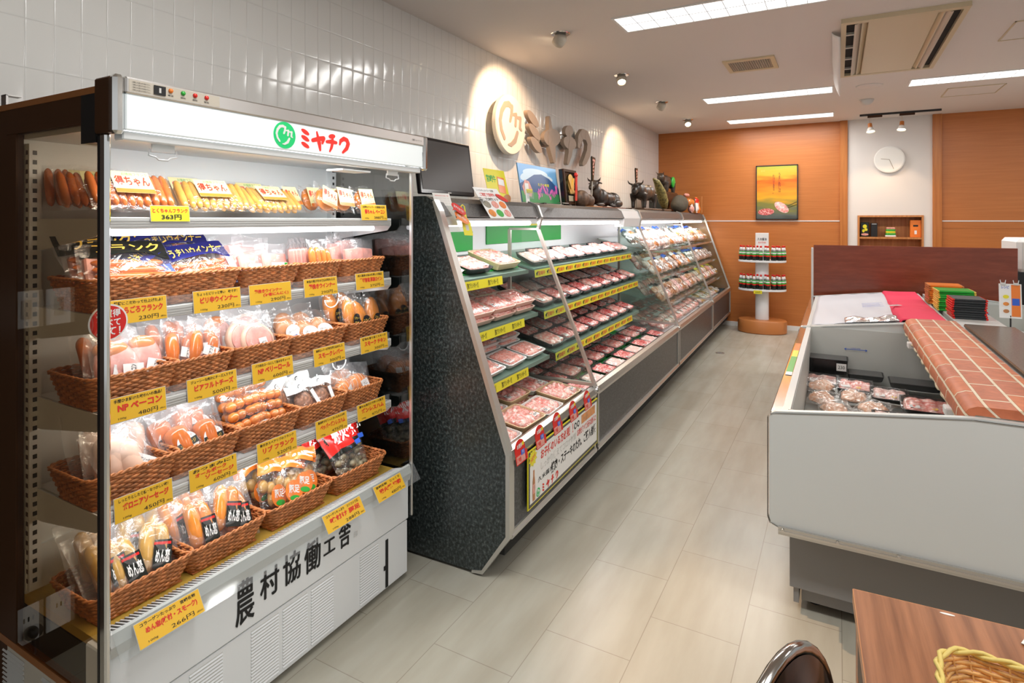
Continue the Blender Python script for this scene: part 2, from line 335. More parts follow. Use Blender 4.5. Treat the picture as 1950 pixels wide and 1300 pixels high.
    def build(self, name, m, parent=None, smooth=False, auto=None):
        """vertices are in the parent's own space when it has one, else in the world (origin moved to the base centre)"""
        off = V((0, 0, 0))
        if parent is None:
            lo = [min(p[i] for p in self.v) for i in range(3)]; hi = [max(p[i] for p in self.v) for i in range(3)]
            off = V(((lo[0]+hi[0])/2, (lo[1]+hi[1])/2, lo[2])); self.v = [p-off for p in self.v]
        me = self.mesh(name, m, smooth or auto is not None)
        if auto is not None:
            try: me.set_sharp_from_angle(angle=math.radians(auto))
            except Exception: pass
        o = bpy.data.objects.new(name, me); COL.objects.link(o); o.location = off
        if parent: o.parent = parent
        return o
def part(name, me, parent, mtx=None):
    o = bpy.data.objects.new(name, me); COL.objects.link(o); o.parent = parent
    if mtx is not None: o.matrix_local = mtx
    return o
def tag(o, label, cat, group=None):
    o['label'] = label; o['category'] = cat
    if group: o['group'] = group
    return o
def thing(name, label, cat, mtx, group=None):
    o = bpy.data.objects.new(name, None); COL.objects.link(o); o.empty_display_size = .02
    o.matrix_world = mtx if isinstance(mtx, Matrix) else Matrix.Translation(V(mtx))
    return tag(o, label, cat, group)
def struct(o): o['kind'] = 'structure'; return o
def dup(root, mtx, label, group=None):
    r = root.copy(); COL.objects.link(r); r.matrix_world = mtx if isinstance(mtx, Matrix) else Matrix.Translation(V(mtx)); r['label'] = label
    if group: r['group'] = group
    for ch in list(root.children):
        c = ch.copy(); COL.objects.link(c); c.parent = r
        for g in ch.children:
            d = g.copy(); COL.objects.link(d); d.parent = c
    return r
T = Matrix.Translation
def RZ(a): return Matrix.Rotation(a, 4, 'Z')
def basis(o, ex, ey):
    """frame with local x along ex, local y along ey"""
    ex = V(ex).normalized(); ey = V(ey); ey = (ey-ex*ey.dot(ex)).normalized(); ez = ex.cross(ey)
    m = Matrix((ex, ey, ez)).transposed().to_4x4(); m.translation = V(o); return m
_tc = {}
def text_mesh(s, h, w, m, bold=0., vertical=False, t=.0006):
    """lettering mesh fitted in a box of height h and width w, centred, in the xy plane"""
    k = (s, round(h, 4), round(w, 4), m, bold, vertical)
    if k in _tc: return _tc[k]
    c = bpy.data.curves.new('lettering', 'FONT'); c.body = s; c.size = 1; c.resolution_u = 2; c.extrude = 0; c.offset = bold
    c.align_x = 'CENTER'
    if vertical: c.body = '\n'.join(s); c.space_line = .75
    o = bpy.data.objects.new('tmp', c); me = bpy.data.meshes.new_from_object(o); bpy.data.objects.remove(o)
    if len(me.vertices):
        xs = [v.co.x for v in me.vertices]; ys = [v.co.y for v in me.vertices]
        sx = w/max(1e-6, max(xs)-min(xs)); sy = h/max(1e-6, max(ys)-min(ys)); mx, my = (max(xs)+min(xs))/2, (max(ys)+min(ys))/2
        for v in me.vertices: v.co = ((v.co.x-mx)*sx, (v.co.y-my)*sy, 0)
    me.materials.clear(); me.materials.append(M[m]); me.name = 'lettering'
    _tc[k] = me; return me
def text(s, h, w, m, parent, mtx, bold=0., vertical=False, name='lettering'):
    return part(name, text_mesh(s, h, w, m, bold, vertical), parent, mtx)
ORD = ['first', 'second', 'third', 'fourth', 'fifth', 'sixth', 'seventh', 'eighth', 'ninth', 'tenth', 'eleventh', 'twelfth', 'thirteenth', 'fourteenth', 'fifteenth', 'sixteenth', 'seventeenth', 'eighteenth', 'nineteenth', 'twentieth']
CH = 2.72   # ceiling height

# ------------------------------------------------------------------ room
struct(MB().box(-2.35, 6, -3.5, 8.75, -.1, 0).build('floor', 'floor'))
# keep floor / wall texture space in world coordinates
def worldspace(o):
    off = o.location.copy()
    for v in o.data.vertices: v.co += off
    o.location = (0, 0, 0); return o
worldspace(bpy.data.objects['floor'])
struct(MB().box(-2.35, 6, -3.5, 8.75, CH, CH+.1).build('ceiling', 'ceiling'))
worldspace(struct(MB().box(-2.40, -2.30, -3.5, 8.6, 0, CH).build('wall_left', 'tile')))
struct(MB().box(-2.30, -2.275, -1.6, .728, 0, 2.30).build('trim_1', 'dark_brown_wall'))
YB = 8.6
def back_piece(x0, x1):
    m = MB(); m.box(x0, x1, YB, YB+.1, 0, CH)
    return m
struct(back_piece(-2.30, .03).build('wall_back_left', 'orange_wall'))
struct(back_piece(1.083, 6).build('wall_back_right', 'orange_wall'))
m = MB(); m.box(.11, .22, YB, YB+.12, 0, CH); m.box(.908, .996, YB, YB+.12, 0, CH); m.box(.22, .908, YB, YB+.12, 1.516, CH); m.box(.22, .908, YB, YB+.12, 0, .80)
struct(m.build('wall_back_middle', 'pillar_white'))
struct(MB().box(.025, .112, YB-.03, YB+.1, 0, CH, .004).build('trim_2', 'orange_post'))
struct(MB().box(.994, 1.085, YB-.03, YB+.1, 0, CH, .004).build('trim_3', 'orange_post'))
struct(MB().box(-2.30, .024, YB-.006, YB+.01, 1.440, 1.452).build('trim_4', 'white_matte'))
struct(MB().box(1.086, 6, YB-.006, YB+.01, 1.440, 1.452).build('trim_5', 'white_matte'))
struct(MB().box(1.086, 6, YB-.004, YB+.01, 1.36, 1.364).build('trim_6', 'orange_post'))
struct(MB().box(-2.30, .024, YB-.012, YB+.01, 0, .06).build('baseboard_back', 'white_matte'))

# niche in the back wall
t = thing('wall_niche', 'wooden shelf niche set into white pillar below the wall clock', 'niche', (.564, YB, .80))
x0, x1 = -.344, .344
m = MB(); m.box(x0, x1, .19, .205, 0, .716); m.build('back_panel', 'niche_wood', t)
m = MB(); m.box(x0, x0+.022, -.012, .19, 0, .716); m.build('side_panel', 'niche_wood', t)
m = MB(); m.box(x1-.022, x1, -.012, .19, 0, .716); m.build('side_panel', 'niche_wood', t)
m = MB(); m.box(x0+.022, x1-.022, -.012, .19, .694, .716); m.build('top_panel', 'niche_wood', t)
m = MB(); m.box(x0+.022, x1-.022, -.008, .19, .425, .447); m.build('shelf', 'niche_wood', t)
m = MB(); m.box(x0+.022, x1-.022, -.008, .19, 0, .02); m.build('shelf', 'niche_wood', t)
zs = 1.2475
def small_box(name, x0, x1, z1, mt, label, deco):
    o = MB().box(x0, x1, YB+.03, YB+.11, zs, z1, .004).build(name, mt); tag(o, label, 'box')
    y = -.0405
    for (k, cx, cz, w, h, mm) in deco:
        q = MB(basis((cx, y, cz), (1, 0, 0), (0, 0, 1)))
        if k == 'r': q.box(-w/2, w/2, -h/2, h/2, -.001, .001)
        else: q.disc((0, 0), w/2, h/2, t=.001)
        q.build('printed_mark', mm, o)
small_box('gift_box', .255, .345, 1.43, 'black_print', 'black box with yellow flower print at the near end of the niche', [('d', 0, .13, .045, .05, 'lemon_card'), ('d', .012, .09, .035, .035, 'lemon_card'), ('d', -.015, .075, .03, .04, 'lemon_card'), ('d', 0, .03, .08, .03, 'ham_pink')])
small_box('gift_box', .365, .435, 1.42, 'black', 'plain charcoal box standing right beside the flowered box', [('r', 0, .16, .05, .008, 'plastic_grey')])
small_box('gift_box', .775, .885, 1.455, 'orange_print', 'orange box with a small white label at the far right of the niche', [('r', 0, .06, .024, .045, 'white_print'), ('r', 0, .14, .05, .02, 'ink')])
for k, (mt, w) in enumerate((('white_print', .115), ('green_print', .108), ('lemon_card', .104), ('green_print', .10), ('ham_pink', .095))):
    z = zs+.024*k
    tag(MB().box(.575-w/2, .575+w/2, YB+.03, YB+.11, z, z+.022, .008).build('snack_packet', mt), '%s packet in the middle of the niche, %s' % (['white', 'green', 'yellow', 'green', 'pink'][k], ['lowest of its stack', 'second from the bottom of its stack', 'third in its stack', 'second from the top of its stack', 'topmost of its stack'][k]), 'packet', 'packets stacked in the niche')

# wall clock
t = thing('wall_clock', 'round white wall clock with thin pale hands above the niche', 'clock', basis((.555, YB-.03, 2.20), (1, 0, 0), (0, 0, 1)))
MB().lathe([(.150, -.028), (.163, -.022), (.163, .006), (.150, .012)], n=56).build('case', 'paper', t, auto=40)
MB().disc((0, 0), .149, t=.001, z=.012).build('dial', 'paper', t)
MB().stroke([(0, 0), (-.085, .012)], .006, .001, .0135).build('hour_hand', 'carved_tan', t)
MB().stroke([(0, 0), (.045, -.115)], .005, .001, .015).build('minute_hand', 'carved_tan', t)

# framed sunset poster
t = thing('framed_poster', 'framed orange sunset food poster with vertical writing on orange wall', 'poster', basis((-.711, YB-.03, 1.828), (1, 0, 0), (0, 0, 1)))
w, h = .257, .363
for (a, b, c, d) in ((-w, w, h-.012, h), (-w, w, -h, -h+.012), (-w, -w+.012, -h, h), (w-.012, w, -h, h)): MB().box(a, b, c, d, -.028, .006).build('frame_bar', 'black', t)
pm, nt, b = newmat('sunset_print')
tc = nt.nodes.new('ShaderNodeTexCoord'); mp = nt.nodes.new('ShaderNodeMapping'); mp.inputs['Scale'].default_value = (1, 1.35, 1); link(nt, tc.outputs['Object'], mp.inputs[0])
sx = nt.nodes.new('ShaderNodeSeparateXYZ'); link(nt, mp.outputs[0], sx.inputs[0])
n = nt.nodes.new('ShaderNodeTexNoise'); n.inputs['Scale'].default_value = 3; mp2 = nt.nodes.new('ShaderNodeMapping'); mp2.inputs['Scale'].default_value = (1, 5, 1); link(nt, tc.outputs['Object'], mp2.inputs[0]); link(nt, mp2.outputs[0], n.inputs['Vector'])
a = nt.nodes.new('ShaderNodeMath'); a.operation = 'MULTIPLY_ADD'; link(nt, n.outputs['Fac'], a.inputs[0]); a.inputs[1].default_value = .35; link(nt, sx.outputs['Y'], a.inputs[2])
r = nt.nodes.new('ShaderNodeValToRGB'); e = r.color_ramp.elements; e[0].position = 0; e[0].color = (.06, .06, .045, 1); e[1].position = 1; e[1].color = (.42, .42, .05, 1)
mr = nt.nodes.new('ShaderNodeMapRange'); mr.inputs['From Min'].default_value = -.36; mr.inputs['From Max'].default_value = .62; link(nt, a.outputs[0], mr.inputs[0])
for p_, c_ in ((.12, (.10, .12, .11)), (.30, (.24, .22, .04)), (.44, (.80, .38, .02)), (.60, (.86, .26, .02)), (.75, (.80, .12, .01)), (.86, (.80, .40, .03))):
    q = e.new(p_); q.color = (*c_, 1)
link(nt, mr.outputs[0], r.inputs[0]); link(nt, r.outputs[0], b.inputs['Base Color']); b.inputs['Roughness'].default_value = .25
M['sunset'] = pm
MB().box(-w+.012, w-.012, -h+.012, h-.012, -.02, 0).build('print', 'sunset', t)
text('うまい肉には', .26, .028, 'ink', t, T((.035, .13, .001)), vertical=True)
text('わけがある。', .26, .028, 'ink', t, T((-.035, .11, .001)), vertical=True)
text('宮崎', .022, .05, 'gold_ink', t, T((-.17, .29, .001)))
MB().disc((.06, -.20), .10, .055, -.65, .001, .001).build('meat_picture', 'meat_a', t)
MB().disc((.045, -.175), .06, .035, -.65, .001, .0025).build('fat_picture', 'meat_d', t)
MB().disc((-.13, -.26), .10, .045, .05, .001, .001).build('rib_picture', 'meat_c', t)
m = MB(); m.stroke([(.12, -.19), (.24, -.13)], .005, .001, .003); m.stroke([(.12, -.21), (.24, -.165)], .005, .001, .003); m.build('chopsticks_picture', 'ink', t)

# ------------------------------------------------------------------ ceiling fittings
def area(loc, sx, sy, power, col, rot=(0, 0, 0), name='lamp'):
    l = bpy.data.lights.new(name, 'AREA'); l.shape = 'RECTANGLE'; l.size = sx; l.size_y = sy; l.energy = power; l.color = col
    o = bpy.data.objects.new(name, l); COL.objects.link(o); o.location = loc; o.rotation_euler = rot; return o
def ceiling_light(x0, y0, label, L=1.185, W=.285, seen=True):
    t = thing('ceiling_light', label, 'ceiling light', (x0+L/2, y0+W/2, CH), 'recessed louvred ceiling lights')
    a, b = L/2, W/2
    m = MB()
    for (p, q, r_, s) in ((-a-.015, a+.015, -b-.015, -b), (-a-.015, a+.015, b, b+.015), (-a-.015, -a, -b, b), (a, a+.015, -b, b)): m.box(p, q, r_, s, -.006, .0)
    m.build('frame', 'white_matte', t)
    MB().box(-a, a, -b, b, -.003, -.001).build('diffuser', 'diffuser', t)
    m = MB(); m.box(-a, a, -.0015, .0015, -.005, -.003)
    for k in range(1, 11): x = -a+L*k/11; m.box(x-.0015, x+.0015, -b, b, -.005, -.003)
    m.build('grid', 'grid_grey', t)
    area((x0+L/2, y0+W/2, CH-.02), L, W, 20, (1, .985, .955))
ceiling_light(-1.23, 3.545, 'nearest recessed square-gridded ceiling light panel, above the first meat case')
ceiling_light(-1.23, 6.33, 'recessed ceiling light in the middle, between air conditioner and wall')
ceiling_light(-1.23, 7.85, 'recessed ceiling light closest to the orange back wall')
ceiling_light(.585, 6.38, 'recessed ceiling light to the right, beyond the air conditioner')
for (x, y) in ((-1.23, .9), (.585, .9), (2.4, .9), (2.4, 3.5), (2.4, 6.38), (1.9, 3.5)):
    if (x, y) != (1.9, 3.5): area((x+.59, y+.14, CH-.02), 1.18, .28, 20, (1, .985, .955))  # unseen ceiling lamps without fixtures, added for illumination

def spot_light(loc, tgt, power, size, blend=.5, r=.02, col=(1, .66, .40)):
    l = bpy.data.lights.new('spot_lamp', 'SPOT'); l.energy = power; l.spot_size = math.radians(size); l.spot_blend = blend; l.shadow_soft_size = r; l.color = col
    o = bpy.data.objects.new('spot_lamp', l); COL.objects.link(o); o.location = loc
    o.rotation_euler = (V(tgt)-V(loc)).to_track_quat('-Z', 'Y').to_euler()
def eyeball(y, aim, label, power, size):
    c = V((-1.65, y, CH-.035)); t = thing('ceiling_spotlight', label, 'spotlight', c, 'eyeball spotlights beside the tiled wall')
    MB().lathe([(.040, .030), (.062, .030), (.066, .035), (.040, .035)], n=28).build('ring', 'chrome', t, auto=30)
    d = (V(aim)-c).normalized(); R = d.to_track_quat('Z', 'Y').to_matrix().to_4x4()
    m = MB(R); m.lathe([(.0, -.038), (.030, -.034), (.045, -.01), (.044, .02), (.040, .045), (.034, .045), (.034, .03)], n=28); m.build('ball', 'ivory', t, smooth=True)
    MB(R).lathe([(0, .034), (.033, .034)], n=24).build('bulb', 'warm_bulb', t)
    spot_light(c+d*.06, aim, power, size)
eyeball(3.66, (-2.25, 3.98, 2.20), 'nearest ceiling spotlight, turned toward the round wall emblem', 60, 78)
eyeball(4.95, (-1.0, 3.6, 0.6), 'second ceiling spotlight, glowing warm toward the aisle', 12, 60)
eyeball(6.30, (-2.3, 6.75, 1.95), 'third ceiling spotlight, turned to the wall past the letters', 50, 80)
eyeball(7.55, (-1.0, 5.6, .6), 'farthest ceiling spotlight, glowing near the orange wall', 12, 60)

spot_light((-1.65, 2.38, 2.66), (-.10, 2.0, 0), 170, 34, .9)      # the next spotlight of the row, above the frame
# ventilation grille, smoke detector, round cover, hatches
t = thing('ceiling_vent', 'small cream ceiling vent with dark mesh grille', 'vent', (-.615, 5.11, CH))
m = MB()
for (a, b, c, d) in ((-.19, .19, -.20, -.15), (-.19, .19, .15, .20), (-.19, -.155, -.15, .15), (.155, .19, -.15, .15)): m.box(a, b, c, d, -.012, 0)
m.build('frame', 'cream', t)
MB().box(-.155, .155, -.15, .15, -.002, 0).build('backing', 'dark', t)
m = MB()
for k in range(18): x = -.155+.31*(k+.5)/18; m.box(x-.0025, x+.0025, -.15, .15, -.009, -.004)
for k in range(10): y = -.15+.3*(k+.5)/10; m.box(-.155, .155, y-.003, y+.003, -.009, -.004)
m.build('mesh', 'ivory', t)
tag(MB().lathe([(.0, -.055), (.035, -.050), (.058, -.030), (.066, -.012), (.07, 0), (0, 0)], (.266, 7.216, CH), 28).build('smoke_detector', 'plastic_grey', None, smooth=True), 'domed smoke detector on ceiling in front of the track lights', 'smoke detector')
tag(MB().lathe([(.0, -.010), (.10, -.008), (.112, 0), (0, 0)], (.262, 6.47, CH), 36).build('ceiling_cover', 'ceiling', None, smooth=True), 'flat round blank cover on ceiling behind the air conditioner', 'ceiling cover')
def hatch(x0, x1, y0, y1, label):
    t = thing('access_hatch', label, 'hatch', ((x0+x1)/2, (y0+y1)/2, CH)); a, b = (x1-x0)/2, (y1-y0)/2
    m = MB()
    for (p, q, r_, s) in ((-a, a, -b, -b+.008), (-a, a, b-.008, b), (-a, -a+.008, -b, b), (a-.008, a, -b, b)): m.box(p, q, r_, s, -.006, 0)
    m.build('frame', 'cream', t); MB().box(-a+.012, a-.012, -b+.012, b-.012, -.003, 0).build('panel', 'ceiling', t)
hatch(.925, 1.37, 6.97, 7.42, 'square ceiling access hatch near the far light on the right')
hatch(.99, 1.45, 4.83, 5.30, 'square ceiling access hatch beside the air conditioner')

# air conditioner cassette
t = thing('air_conditioner', 'cream ceiling cassette air conditioner with two open slots', 'air conditioner', (.35, 5.06, CH))
a, b = .33, .805
m = MB()
for (p, q, r_, s) in ((-a, a, -b, -b+.05), (-a, a, b-.05, b), (-a, -a+.03, -b+.05, b-.05), (a-.03, a, -b+.05, b-.05)): m.box(p, q, r_, s, -.028, 0)
m.build('frame', 'cream', t)
MB().box(-.18, .18, -b+.05, b-.05, -.026, 0, .004).build('centre_panel', 'cream2', t)
for s in (-1, 1):
    lo, hi = (-.30, -.18) if s < 0 else (.18, .30)
    MB().box(lo, hi, -b+.05, b-.05, -.004, 0).build('slot', 'dark', t)
    c = (lo+hi)/2
    m = MB(); m.prism([(c-.028*s-.006, -.006), (c-.028*s+.006, -.006), (c+.008*s+.006, -.030), (c+.008*s-.006, -.030)], -b+.06, b-.06); m.build('louvre', 'ivory', t)
    m = MB(); m.prism([(c-.055*s-.004, -.004), (c-.055*s+.004, -.004), (c-.03*s+.004, -.026), (c-.03*s-.004, -.026)], -b+.06, b-.06); m.build('louvre', 'cream', t)
m = MB()
for k in range(4): y = -.5+k*.34; m.box(-.30, -.24, y, y+.03, -.02, -.004)
m.build('louvre_clip', 'plastic_grey', t)
# white deflector panel hanging from the left long side
m = MB(); n = 24
def defl(i, j):
    y = 4.50+1.32*i; edge = .19 if y > 5.36 else .19*max(.22, (y-4.35)/1.01)
    z = CH-.006-edge*j; return (-.035+.05*j*j+.02*math.sin(i*9)*j*(1-j), y, z)
m.grid(defl, n, 6)
o = m.build('air_deflector', 'white_matte', None, smooth=True); md = o.modifiers.new('thick', 'SOLIDIFY'); md.thickness = .004
tag(o, 'white curved deflector sheet hanging beside the air conditioner', 'air deflector')

# track with two spots
t = thing('track_light', 'black ceiling track carrying two small lit spotlights', 'track light', (.632, 8.20, CH))
MB().box(-.40, .40, -.016, .016, -.022, 0).build('track', 'black', t)
for x in (-.245, .075):
    MB().box(x-.075, x+.075, -.018, .018, -.045, -.022, .003).build('adaptor', 'brown', t)
    MB().tube([(x-.05, 0, -.045), (x-.05, 0, -.12)], .005).build('stem', 'chrome', t)
    d = V((.08*(1 if x < 0 else -1), -.25, -1)).normalized(); R = T((x-.05, 0, -.12)) @ d.to_track_quat('Z', 'Y').to_matrix().to_4x4()
    MB(R).lathe([(0, -.005), (.022, -.005), (.024, .045), (0, .045)], n=20).build('socket', 'orange_post', t, auto=40)
    q = MB(R).lathe([(.024, .045), (.048, .10), (.046, .10), (.022, .047)], n=24).build('shade', 'paper', t, smooth=True)
    MB(R).lathe([(0, .088), (.042, .09)], n=24).build('bulb', 'warm_bulb', t)
    p = V((.632+x-.05, 8.20, CH-.12))+d*.12
    spot_light(p, p+V((0, .18, -.9)), 9, 80, .5)

# ------------------------------------------------------------------ lettering shapes of the shop sign (unit size, xy plane)
def logo_marks(m, s, c=(0, 0), t=.002, z=0):
    P = lambda pts: [(c[0]+x*s, c[1]+y*s) for x, y in pts]
    m.stroke(P([(.02, .58), (-.20, .66), (-.45, .60), (-.66, .36), (-.76, .05), (-.68, -.25), (-.48, -.50)]), [.16*s, .2*s, .2*s, .19*s, .17*s, .16*s, .14*s], t, z)
    m.stroke(P([(.02, .60), (-.01, .35), (-.10, .12)]), [.17*s, .16*s, .13*s], t, z)
    m.stroke(P([(-.10, .12), (.08, .36)]), .05*s, t, z)
    m.stroke(P([(.12, .36), (.31, .38), (.27, .02)]), [.10*s, .15*s, .15*s], t, z)
    m.stroke(P([(.40, .30), (.62, .30), (.58, -.02), (.70, -.10)]), [.10*s, .15*s, .15*s, .08*s], t, z)
    m.stroke(P([(.40, -.22), (.24, -.50), (-.02, -.66), (-.22, -.68)]), [.16*s, .2*s, .15*s, .06*s], t, z)
def glyph(k, m, s, c, t=.002, z=0):
    """rounded katakana, one unit high"""
    P = lambda pts: [(c[0]+x*s, c[1]+y*s) for x, y in pts]
    if k == 0:
        for yy in (.36, .02, -.34): m.disc((c[0]+.0*s, c[1]+yy*s), .29*s, .115*s, -.42, t, z)
    if k == 1:
        m.stroke(P([(-.42, -.02), (.05, .12), (.34, .17), (.26, -.10)]), [.22*s, .26*s, .26*s, .14*s], t, z)
        m.stroke(P([(-.14, .46), (-.06, .18), (.03, -.12), (.10, -.50)]), [.10*s, .18*s, .26*s, .13*s], t, z)
    if k == 2:
        m.disc((c[0]+.02*s, c[1]+.36*s), .25*s, .13*s, .18, t, z)
        m.stroke(P([(-.36, .02), (.0, .06), (.34, .04)]), [.17*s, .25*s, .18*s], t, z)
        m.stroke(P([(.06, .34), (.07, .02), (-.02, -.28), (-.14, -.50)]), [.15*s, .18*s, .18*s, .10*s], t, z)
    if k == 3:
        m.stroke(P([(-.32, -.02), (-.24, .20), (.0, .34), (.24, .28), (.34, .08), (.22, -.20), (-.08, -.46)]), [.12*s, .22*s, .25*s, .25*s, .26*s, .24*s, .14*s], t, z)

# ------------------------------------------------------------------ open refrigerated display by the camera
FR = V((-1.80, 1.32, 0))
fr = thing('open_display_refrigerator', 'tall white open-front display refrigerator with lit green and red shop sign', 'display refrigerator', FR)
def W(root, R=None): return MB(T(-root.matrix_world.translation))
def fb(name, mt, *boxes, bev=0, **k):
    m = W(fr)
    for b in boxes: m.box(*b, bev)
    return m.build(name, mt, fr, **k)
YL, YR = .742, 1.905
fb('back_panel', 'white_in', (-2.0, -1.95, YL+.02, YR-.02, .42, 1.70))
fb('cabinet_back', 'brown', (-2.20, -2.0, YL, YR, .05, 1.76))
fb('rear_post', 'brown', (-2.0, -1.945, YL, YL+.018, .30, 1.70))
fb('rear_post', 'brown', (-2.0, -1.96, YR-.018, YR, .30, 1.70))
fb('side_rail', 'brown', (-2.0, -1.60, YL-.002, YL+.018, 1.685, 1.752))
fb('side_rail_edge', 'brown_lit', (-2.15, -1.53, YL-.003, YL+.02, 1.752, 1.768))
fb('side_rail', 'brown', (-2.0, -1.60, YR-.018, YR, 1.685, 1.765))
fb('corner_block', 'black', (-1.60, -1.535, YL-.003, YL+.03, 1.635, 1.752))
fb('canopy_end_cap', 'brown', (-1.535, -1.468, YL-.006, YL+.02, 1.655, 1.785), bev=.004)
fb('corner_bumper', 'chrome', (-1.470, -1.444, YL-.008, YL+.018, 1.650, 1.788), bev=.008)
fb('corner_bumper', 'chrome', (-1.470, -1.444, YR-.018, YR+.008, 1.650, 1.788), bev=.008)
fb('canopy_end_cap', 'steel', (-1.535, -1.468, YR-.02, YR+.006, 1.655, 1.785), bev=.004)
fb('canopy_box', 'plastic_grey', (-2.0, -1.462, YL+.02, YR-.02, 1.700, 1.768))
fb('canopy_ceiling', 'white_in', (-1.95, -1.47, YL+.02, YR-.02, 1.672, 1.699))
fb('sign_face', 'sign_lit', (-1.462, -1.450, YL+.02, YR-.02, 1.662, 1.747), bev=.003)
fb('top_trim', 'steel', (-1.475, -1.446, YL+.018, YR-.018, 1.747, 1.786), bev=.004)
fb('lower_lip', 'white_in', (-1.500, -1.462, YL+.02, YR-.02, 1.640, 1.661), bev=.003)
FX = lambda x, y, z: basis(V((x, y, z))-FR, (0, 1, 0), (0, 0, 1))      # lettering plane facing the aisle
q = MB(FX(-1.4465, .872, 1.7665)); q.box(-.105, .125, -.014, .014, 0, .001); cp = q.build('control_panel', 'ivory', fr)
q = MB(FX(-1.4450, .838, 1.7665)); q.box(-.014, .014, -.011, .011, 0, .002); q.build('switch', 'black', cp)
text('1', .012, .005, 'plastic_grey', cp, FX(-1.4425, .838, 1.7665))
for k, mt in enumerate(('orange_print', 'green_print', 'red_print', 'red_print')):
    MB(FX(-1.4450, .862+.0315*(k+.1), 1.771)).lathe([(0, .004), (.005, .003), (.006, 0)], n=14).build('indicator_lamp', mt, cp, smooth=True)
    text(['電源', '運転', '霜取', '警報'][k], .004, .014, 'ink', cp, FX(-1.4450, .862+.0315*(k+.1), 1.759))
for k in range(4): text('ご使用上の注意 必ずお読み下さい。', .004, .042, 'ink', cp, FX(-1.4450, .795, 1.775-.006*k))
text('冷蔵ショーケース', .007, .06, 'ink', fr, FX(-1.4450, 1.84, 1.765))
text('照明灯スイッチ', .035, .006, 'ink', fr, FX(-1.4490, 1.882, 1.705), vertical=True)
# shop sign on the lit face
q = MB(FX(-1.4500, 1.212, 1.706)); q.disc((0, 0), .040, t=.0012, n=40); lg = q.build('round_logo', 'green_vinyl', fr)
q = MB(FX(-1.4487, 1.212, 1.706)); logo_marks(q, .040, t=.0008); q.build('logo_mark', 'white_print', lg)
for k in range(4):
    q = MB(FX(-1.4500, 1.290+.0545*k, 1.705)); glyph(k, q, .058, (0, 0), .0012); q.build('sign_letter', 'red_vinyl', fr)
# night blind handles and hangers
for yc in (.872, 1.745):
    fb('blind_tab', 'white_in', (-1.492, -1.486, yc-.028, yc+.028, 1.622, 1.645))
    q = W(fr); q.tube([(-1.488, yc-.034, 1.628), (-1.488, yc-.036, 1.612), (-1.488, yc-.018, 1.608), (-1.488, yc-.012, 1.602), (-1.488, yc+.012, 1.602), (-1.488, yc+.018, 1.608), (-1.488, yc+.036, 1.612), (-1.488, yc+.034, 1.628)], .0022, 6)
    q.build('blind_handle', 'white', fr, smooth=True)
fb('blind_label', 'white_matte', (-1.60, -1.52, 1.52, 1.66, 1.628, 1.634))
# lamps inside
q = W(fr); q.tube([(-1.53, YL+.05, 1.668), (-1.53, YR-.05, 1.668)], .012, 10); q.build('lamp_tube', 'led', fr, smooth=True)
area((-1.56, 1.32, 1.645), .05, 1.05, 3.0, (.97, 1, 1), (0, math.radians(14), 0), 'canopy_lamp')
# shelves
SH = [(1.455, -1.600), (1.213, -1.600), (.966, -1.600), (.714, -1.600)]
def shelf(k, z, xf):
    s = fb('shelf', 'white', (-1.945, xf-.008, YL+.05, YR-.045, z-.018, z))
    q = W(fr); q.box(xf-.008, xf+.004, YL+.045, YR-.04, z-.026, z+.004, .002); q.build('price_rail', 'plastic_grey', s).matrix_parent_inverse = Matrix()
    for yy in (YL+.040, YR-.040):
        q = W(fr); q.prism([(-1.945, z), (xf-.004, z), (xf-.004, z-.028), (xf-.02, z-.045), (-1.90, z-.085), (-1.945, z-.085)], yy, yy+.004); q.build('bracket', 'white_in', s)
    q = W(fr)
    for dz in (-.006, -.013, -.020): q.box(xf+.004, xf+.0048, YL+.05, YR-.045, z+dz-.0008, z+dz+.0008)
    q.build('rail_groove', 'steel', s)
    if k == 0:
        q = W(fr); q.tube([(-1.625, YL+.08, z-.034), (-1.625, YR-.12, z-.034)], .011, 10); q.build('lamp_tube', 'led', s, smooth=True)
        area((-1.63, 1.31, z-.048), .03, 1.0, 1.5, (.97, 1, 1), (0, math.radians(22), 0), 'shelf_light')
    else:
        q = W(fr); q.box(xf-.004, xf+.002, YL+.05, YR-.05, z+.004, z+.030); q.build('front_guard', 'acrylic', s)
        area((-1.66, 1.31, z-.03), .02, 1.0, 1.3, (.97, 1, 1), (0, math.radians(18), 0), 'shelf_light')  # unseen light with no tube, brightens the goods below
for k, (z, xf) in enumerate(SH): shelf(k, z, xf)
for yy in (YL+.022, YR-.05):
    s = fb('slotted_upright', 'white_in', (-1.95, -1.925, yy, yy+.028, .44, 1.66))
    q = W(fr)
    for k in range(46): q.box(-1.9252, -1.9245, yy+.008, yy+.018, .46+k*.026, .472+k*.026)
    q.build('upright_slots', 'black', s)
    if yy < 1:
        q = W(fr)
        for k in range(46): q.box(-1.943, -1.932, yy-.0006, yy, .46+k*.026, .472+k*.026)
        q.build('upright_slots', 'brown', s)
